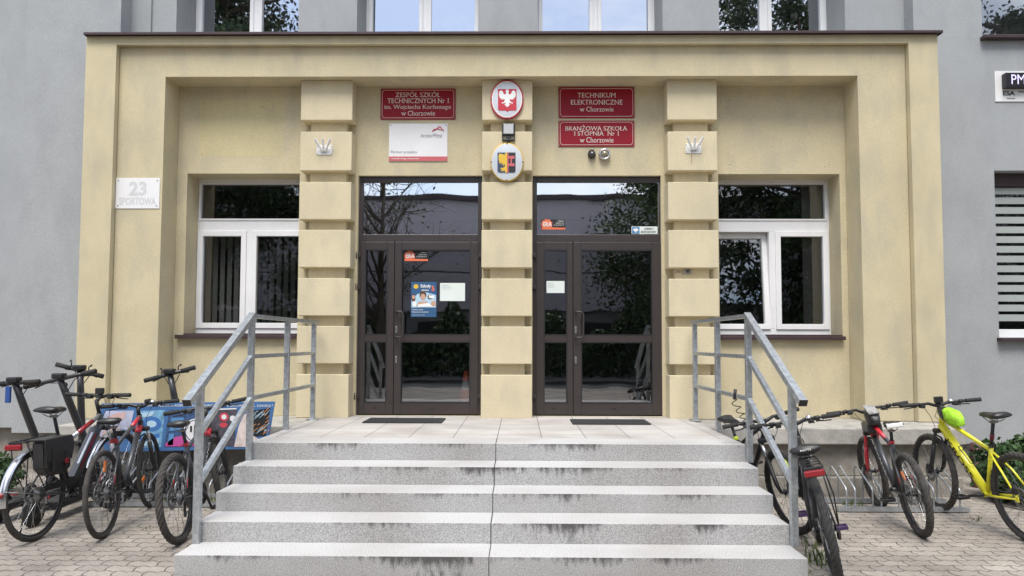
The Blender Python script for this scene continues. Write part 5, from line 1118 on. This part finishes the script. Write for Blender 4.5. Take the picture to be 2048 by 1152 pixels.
lk_ = thing('coil_lock', (0, 0, 0), 'black coiled cable lock with upright end hanging on the neon accented bicycle', 'lock'); place_like(lk_, t6)
b = MB(); c0 = k6['hc']+V(-.10, -.19, .23); c1 = k6['hc']+V(-.06, -.08, -.02); n = 90; pts = []
for i in range(n+1):
    u = i/n; a = u*2*math.pi*5.5; rr = .028; pts.append(c0.lerp(c1, u)+V(rr*math.cos(a), rr*math.sin(a), -.05*math.sin(u*3.1)))
b.tube(pts, .0042, 6); b.build('coil', 'plastic', lk_, True)
b = MB(); b.tube([c0+V(.02, .0, -.01), c0+V(.02, .03, .075)], [.012, .014], 10); b.build('lock_head', 'plastic', lk_, True)

q = ground(1843, 1073)
t7, k7 = bicycle('red and white mountain bicycle with knobby tyres and a bag on its top tube', (q.x, q.y), 80, 9, steer=2, Rw=.34, wb=1.06, tw=.030, frame='charcoal', accent='redpaint', word='INDIANA', wordside=1, sz=.88, hb=.965, hw=.72, crank=-15, tyre='rubberdust', spoke='chrome', fork=('plastic', 'redpaint', 'redpaint'), saddle_m='plastic', refl_r=(35,), down_r=.027, rise=.03, band=.72)
b = MB(); sp = k7['sp']+V(0, 0, .05); b.box(sp.x-.137, sp.x-.09, -.066, .066, sp.z-.012, sp.z+.030, .011); b.build('saddle_back', 'whitep', [c for c in t7.children if c.name.startswith('saddle')][0], True)
bg = thing('frame_bag', (0, 0, 0), 'black top tube bag with glossy clear pouch on the red and white bicycle', 'bag'); place_like(bg, t7)
def frame_bag(bg, k, m1, m2, off, hh, ww, ln, cover=False):
    a, c_ = k['j2'].lerp(k['tt'], off), k['j2'].lerp(k['tt'], off+ln); n_ = 9; b = MB(); vv = []; ff = []; u = (c_-a); kk = 14
    for i in range(n_):
        t_ = i/(n_-1); env = max(.12, math.sin(math.pi*(.08+.86*t_)))**.5
        for q in range(kk):
            g_ = 2*math.pi*q/kk; vx = math.copysign(abs(math.cos(g_))**.6, math.cos(g_)); vz = math.copysign(abs(math.sin(g_))**.6, math.sin(g_))
            vv.append(a+u*t_+V(0, vx*ww*env*(1+.06*math.sin(5*t_+q)), .018+hh*.5+vz*hh*.5*env*(1+.08*math.sin(4*t_+2*q))))
    for i in range(n_-1):
        for q in range(kk): ff.append((i*kk+q, i*kk+(q+1) % kk, (i+1)*kk+(q+1) % kk, (i+1)*kk+q))
    ff += [tuple(range(kk)), tuple((n_-1)*kk+q for q in range(kk))]
    b._add(vv, ff, 0, True); return b.build('body' if not cover else 'rain_cover', m1, bg, True)
frame_bag(bg, k7, 'leather', None, -.02, .125, .06, .42)
a, c_ = k7['j2'].lerp(k7['tt'], .02), k7['j2'].lerp(k7['tt'], .36); b = MB(); b.bar(a+V(0, 0, .148), c_+V(0, 0, .148), .09, .012); b.build('pouch', 'clear', bg, True)
b = MB(); b.box(a.x-.12, a.x+.1, -.064, .064, a.z-.10, a.z-.0, .02); b.build('side_pocket', 'leather', bg, True)

q = ground(2042, 1076)
t8, k8 = bicycle('bright yellow mountain bicycle with black lettering at the right edge', (4.02, 5.70), 93, 7, steer=-5, Rw=.36, wb=1.13, tw=.028, frame='yellowpaint', accent=None, word='KROSS', wordside=1, wordm='ink', sz=.985, hb=1.03, hw=.72, crank=195, tyre='rubberdust', fork=('plastic', 'darksteel'), refl_r=(185,), down_r=.034, bottle=True, extras=('phone', 'bell'))
b = MB(); d_ = V(-math.cos(R(73)), 0, math.sin(R(73))); p_ = k8['sp']-d_*.11; b.tube([p_, p_-d_*.05], .0165, 12); b.build('seatpost_collar', mat('wine_paint', (.16, .01, .03), .4), t8, True)
bg = thing('frame_bag', (0, 0, 0), 'neon green covered bag on the top tube of the yellow bicycle', 'bag'); place_like(bg, t8)
frame_bag(bg, k8, 'leather', None, -.03, .11, .055, .40); frame_bag(bg, k8, 'bagneon', None, .10, .135, .062, .36, True)

# ------------------------------------------------------------------ electric scooters (origin under the front wheel)
def scooter(label, top_px, Ytop, base, yaw_bar, hbw=.50, blue=False, extra=0, deck_yaw=90, tilt=0.02):
    top = at(*top_px, Ytop); base = Vector(base); t = thing('electric_scooter', (base.x, base.y, 0), label, 'scooter', 'electric scooters parked behind the bicycles')
    Rw = .12; dv = V(-math.cos(R(deck_yaw)), -math.sin(R(deck_yaw)), 0); sv = V(-dv.y, dv.x, 0)
    d = (top-Vector((base.x, base.y, .24))).normalized(); sb = Vector((base.x, base.y, .24))
    b = MB(); b.tube([sb, sb.lerp(top, .12), sb.lerp(top, .8), top], [.038, .036, .033, .028], 14); b.build('stem', 'matte', t)
    b = MB(); b.tube([sb.lerp(top, .27), sb.lerp(top, .34)], .042, 12); b.bar(sb.lerp(top, .30)+V(.0, 0, 0), sb.lerp(top, .30)+dv*.07, .03, .03); b.build('folding_latch', 'plastic', t)
    bv = V(math.cos(R(yaw_bar)), math.sin(R(yaw_bar)), tilt).normalized()
    b = MB(); b.tube([top-bv*hbw/2, top-bv*.06, top+bv*.06, top+bv*hbw/2], [.016, .02, .02, .016], 10); hb_ = b.build('handlebar', 'matte', t)
    fw = V(-bv.y, bv.x, 0)
    for s_ in (-1, 1):
        e = top+bv*s_*hbw/2; b = MB(); b.tube([e, e-bv*s_*.14], [.023, .022], 12); b.build('grip', 'rubber', hb_)
        c_ = e-bv*s_*.17; b = MB(); b.tube([c_, c_+fw*.035-V(0, 0, .01), c_+fw*.05+bv*s_*.10-V(0, 0, .03)], [.013, .009, .006], 8); b.build('brake_lever', 'plastic', hb_)
        b = MB(); b.tube([c_+fw*.03, top+fw*.10+bv*s_*.07-V(0, 0, .03), top+fw*.08-V(0, 0, .16), sb.lerp(top, .72)+fw*.03], .0045, 6); b.build('cable', 'plastic', hb_)
    b = MB(); b.box(top.x-.05, top.x+.05, top.y-.06, top.y+.035, top.z+.005, top.z+.055, .012); b.build('display', 'plastic', hb_)
    b = MB(); q = top+fw*.055-V(0, 0, .06); b.lathe([(0, -.02), (.02, -.02), (.026, .02), (0, .024)], q, fw, 16); b.build('headlight', 'plastic', t)
    if blue:
        b = MB(); q = top+V(-.035, -.03, -.03); b.box(q.x-.025, q.x+.02, q.y-.012, q.y+.012, q.z-.15, q.z, .004); b.build('blue_tag', 'bluep', t)
    if extra:
        for s_ in (-1, 1):
            b = MB(); q = top+bv*s_*.08; b.tube([q+V(0, 0, .015), q+V(0, 0, .055), q+V(.02*s_, .02, .075)], [.006, .006, .012], 8); b.build('control', 'plastic', hb_)
    a = sb+dv*.10-V(0, 0, .08); z_ = V(base.x, base.y, 0)
    p0, p1 = z_+dv*.16+V(0, 0, .15), z_+dv*.78+V(0, 0, .13)
    b = MB(); b.bar(p0, p1, .17, .06); b.tube([sb, p0], [.036, .03], 10); b.build('deck', 'matte', t)
    b = MB(); b.bar(p0+V(0, 0, .033), p1+V(0, 0, .033), .15, .004); b.build('deck_pad', 'rubber', t)
    for w_, nm in ((z_+V(0, 0, Rw), 'f'), (z_+dv*.95+V(0, 0, Rw), 'r')):
        b = MB(); b.lathe([(Rw-.05, -.022), (Rw-.01, -.026), (Rw, -.012), (Rw, .012), (Rw-.01, .026), (Rw-.05, .022)], w_, sv, 32); wh = b.build('wheel', 'rubber', t)
        b = MB(); b.lathe([(0, -.03), (Rw-.05, -.022), (Rw-.05, .022), (0, .03)], w_, sv, 24); b.build('hub', 'darksteel', wh)
        b = MB(); u_ = -dv if nm == 'f' else dv
        for s_ in (-1, 1): b.bar(w_+sv*s_*.04, (sb if nm == 'f' else p1)+sv*s_*.03, .012, .03)
        b.build('wheel_arm', 'matte', t)
        b = MB(); b.tube([w_+(dv*math.cos(R(g))+V(0, 0, 1)*math.sin(R(g)))*(Rw+.018) for g in range(20, 165, 12)], .012, 6); b.build('mudguard', 'plastic', t)
    b = MB(); b.box(p1.x-.03, p1.x+.03, p1.y-.02, p1.y+.0, .20, .225, .003); b.build('tail_light', 'redlens', t)
    return t
scooter('black electric scooter with a blue tag hanging from its handlebar at the left edge', (30, 766), 6.55, (-4.50, 6.85), 4, .44, True, tilt=.06)
scooter('black electric scooter with wide handlebar just left of the electric bicycle handlebar', (120, 758), 6.65, (-4.12, 7.0), -4, .72, tilt=.22)
scooter('black electric scooter with tall thin stem standing in front of the portal corner', (160, 741), 7.05, (-4.36, 7.12), 18, .44, extra=1, deck_yaw=80, tilt=-.30)
scooter('black electric scooter behind the blue banner', (340, 748), 7.26, (-3.38, 7.29), 12, .50, extra=1, deck_yaw=0, tilt=.28)
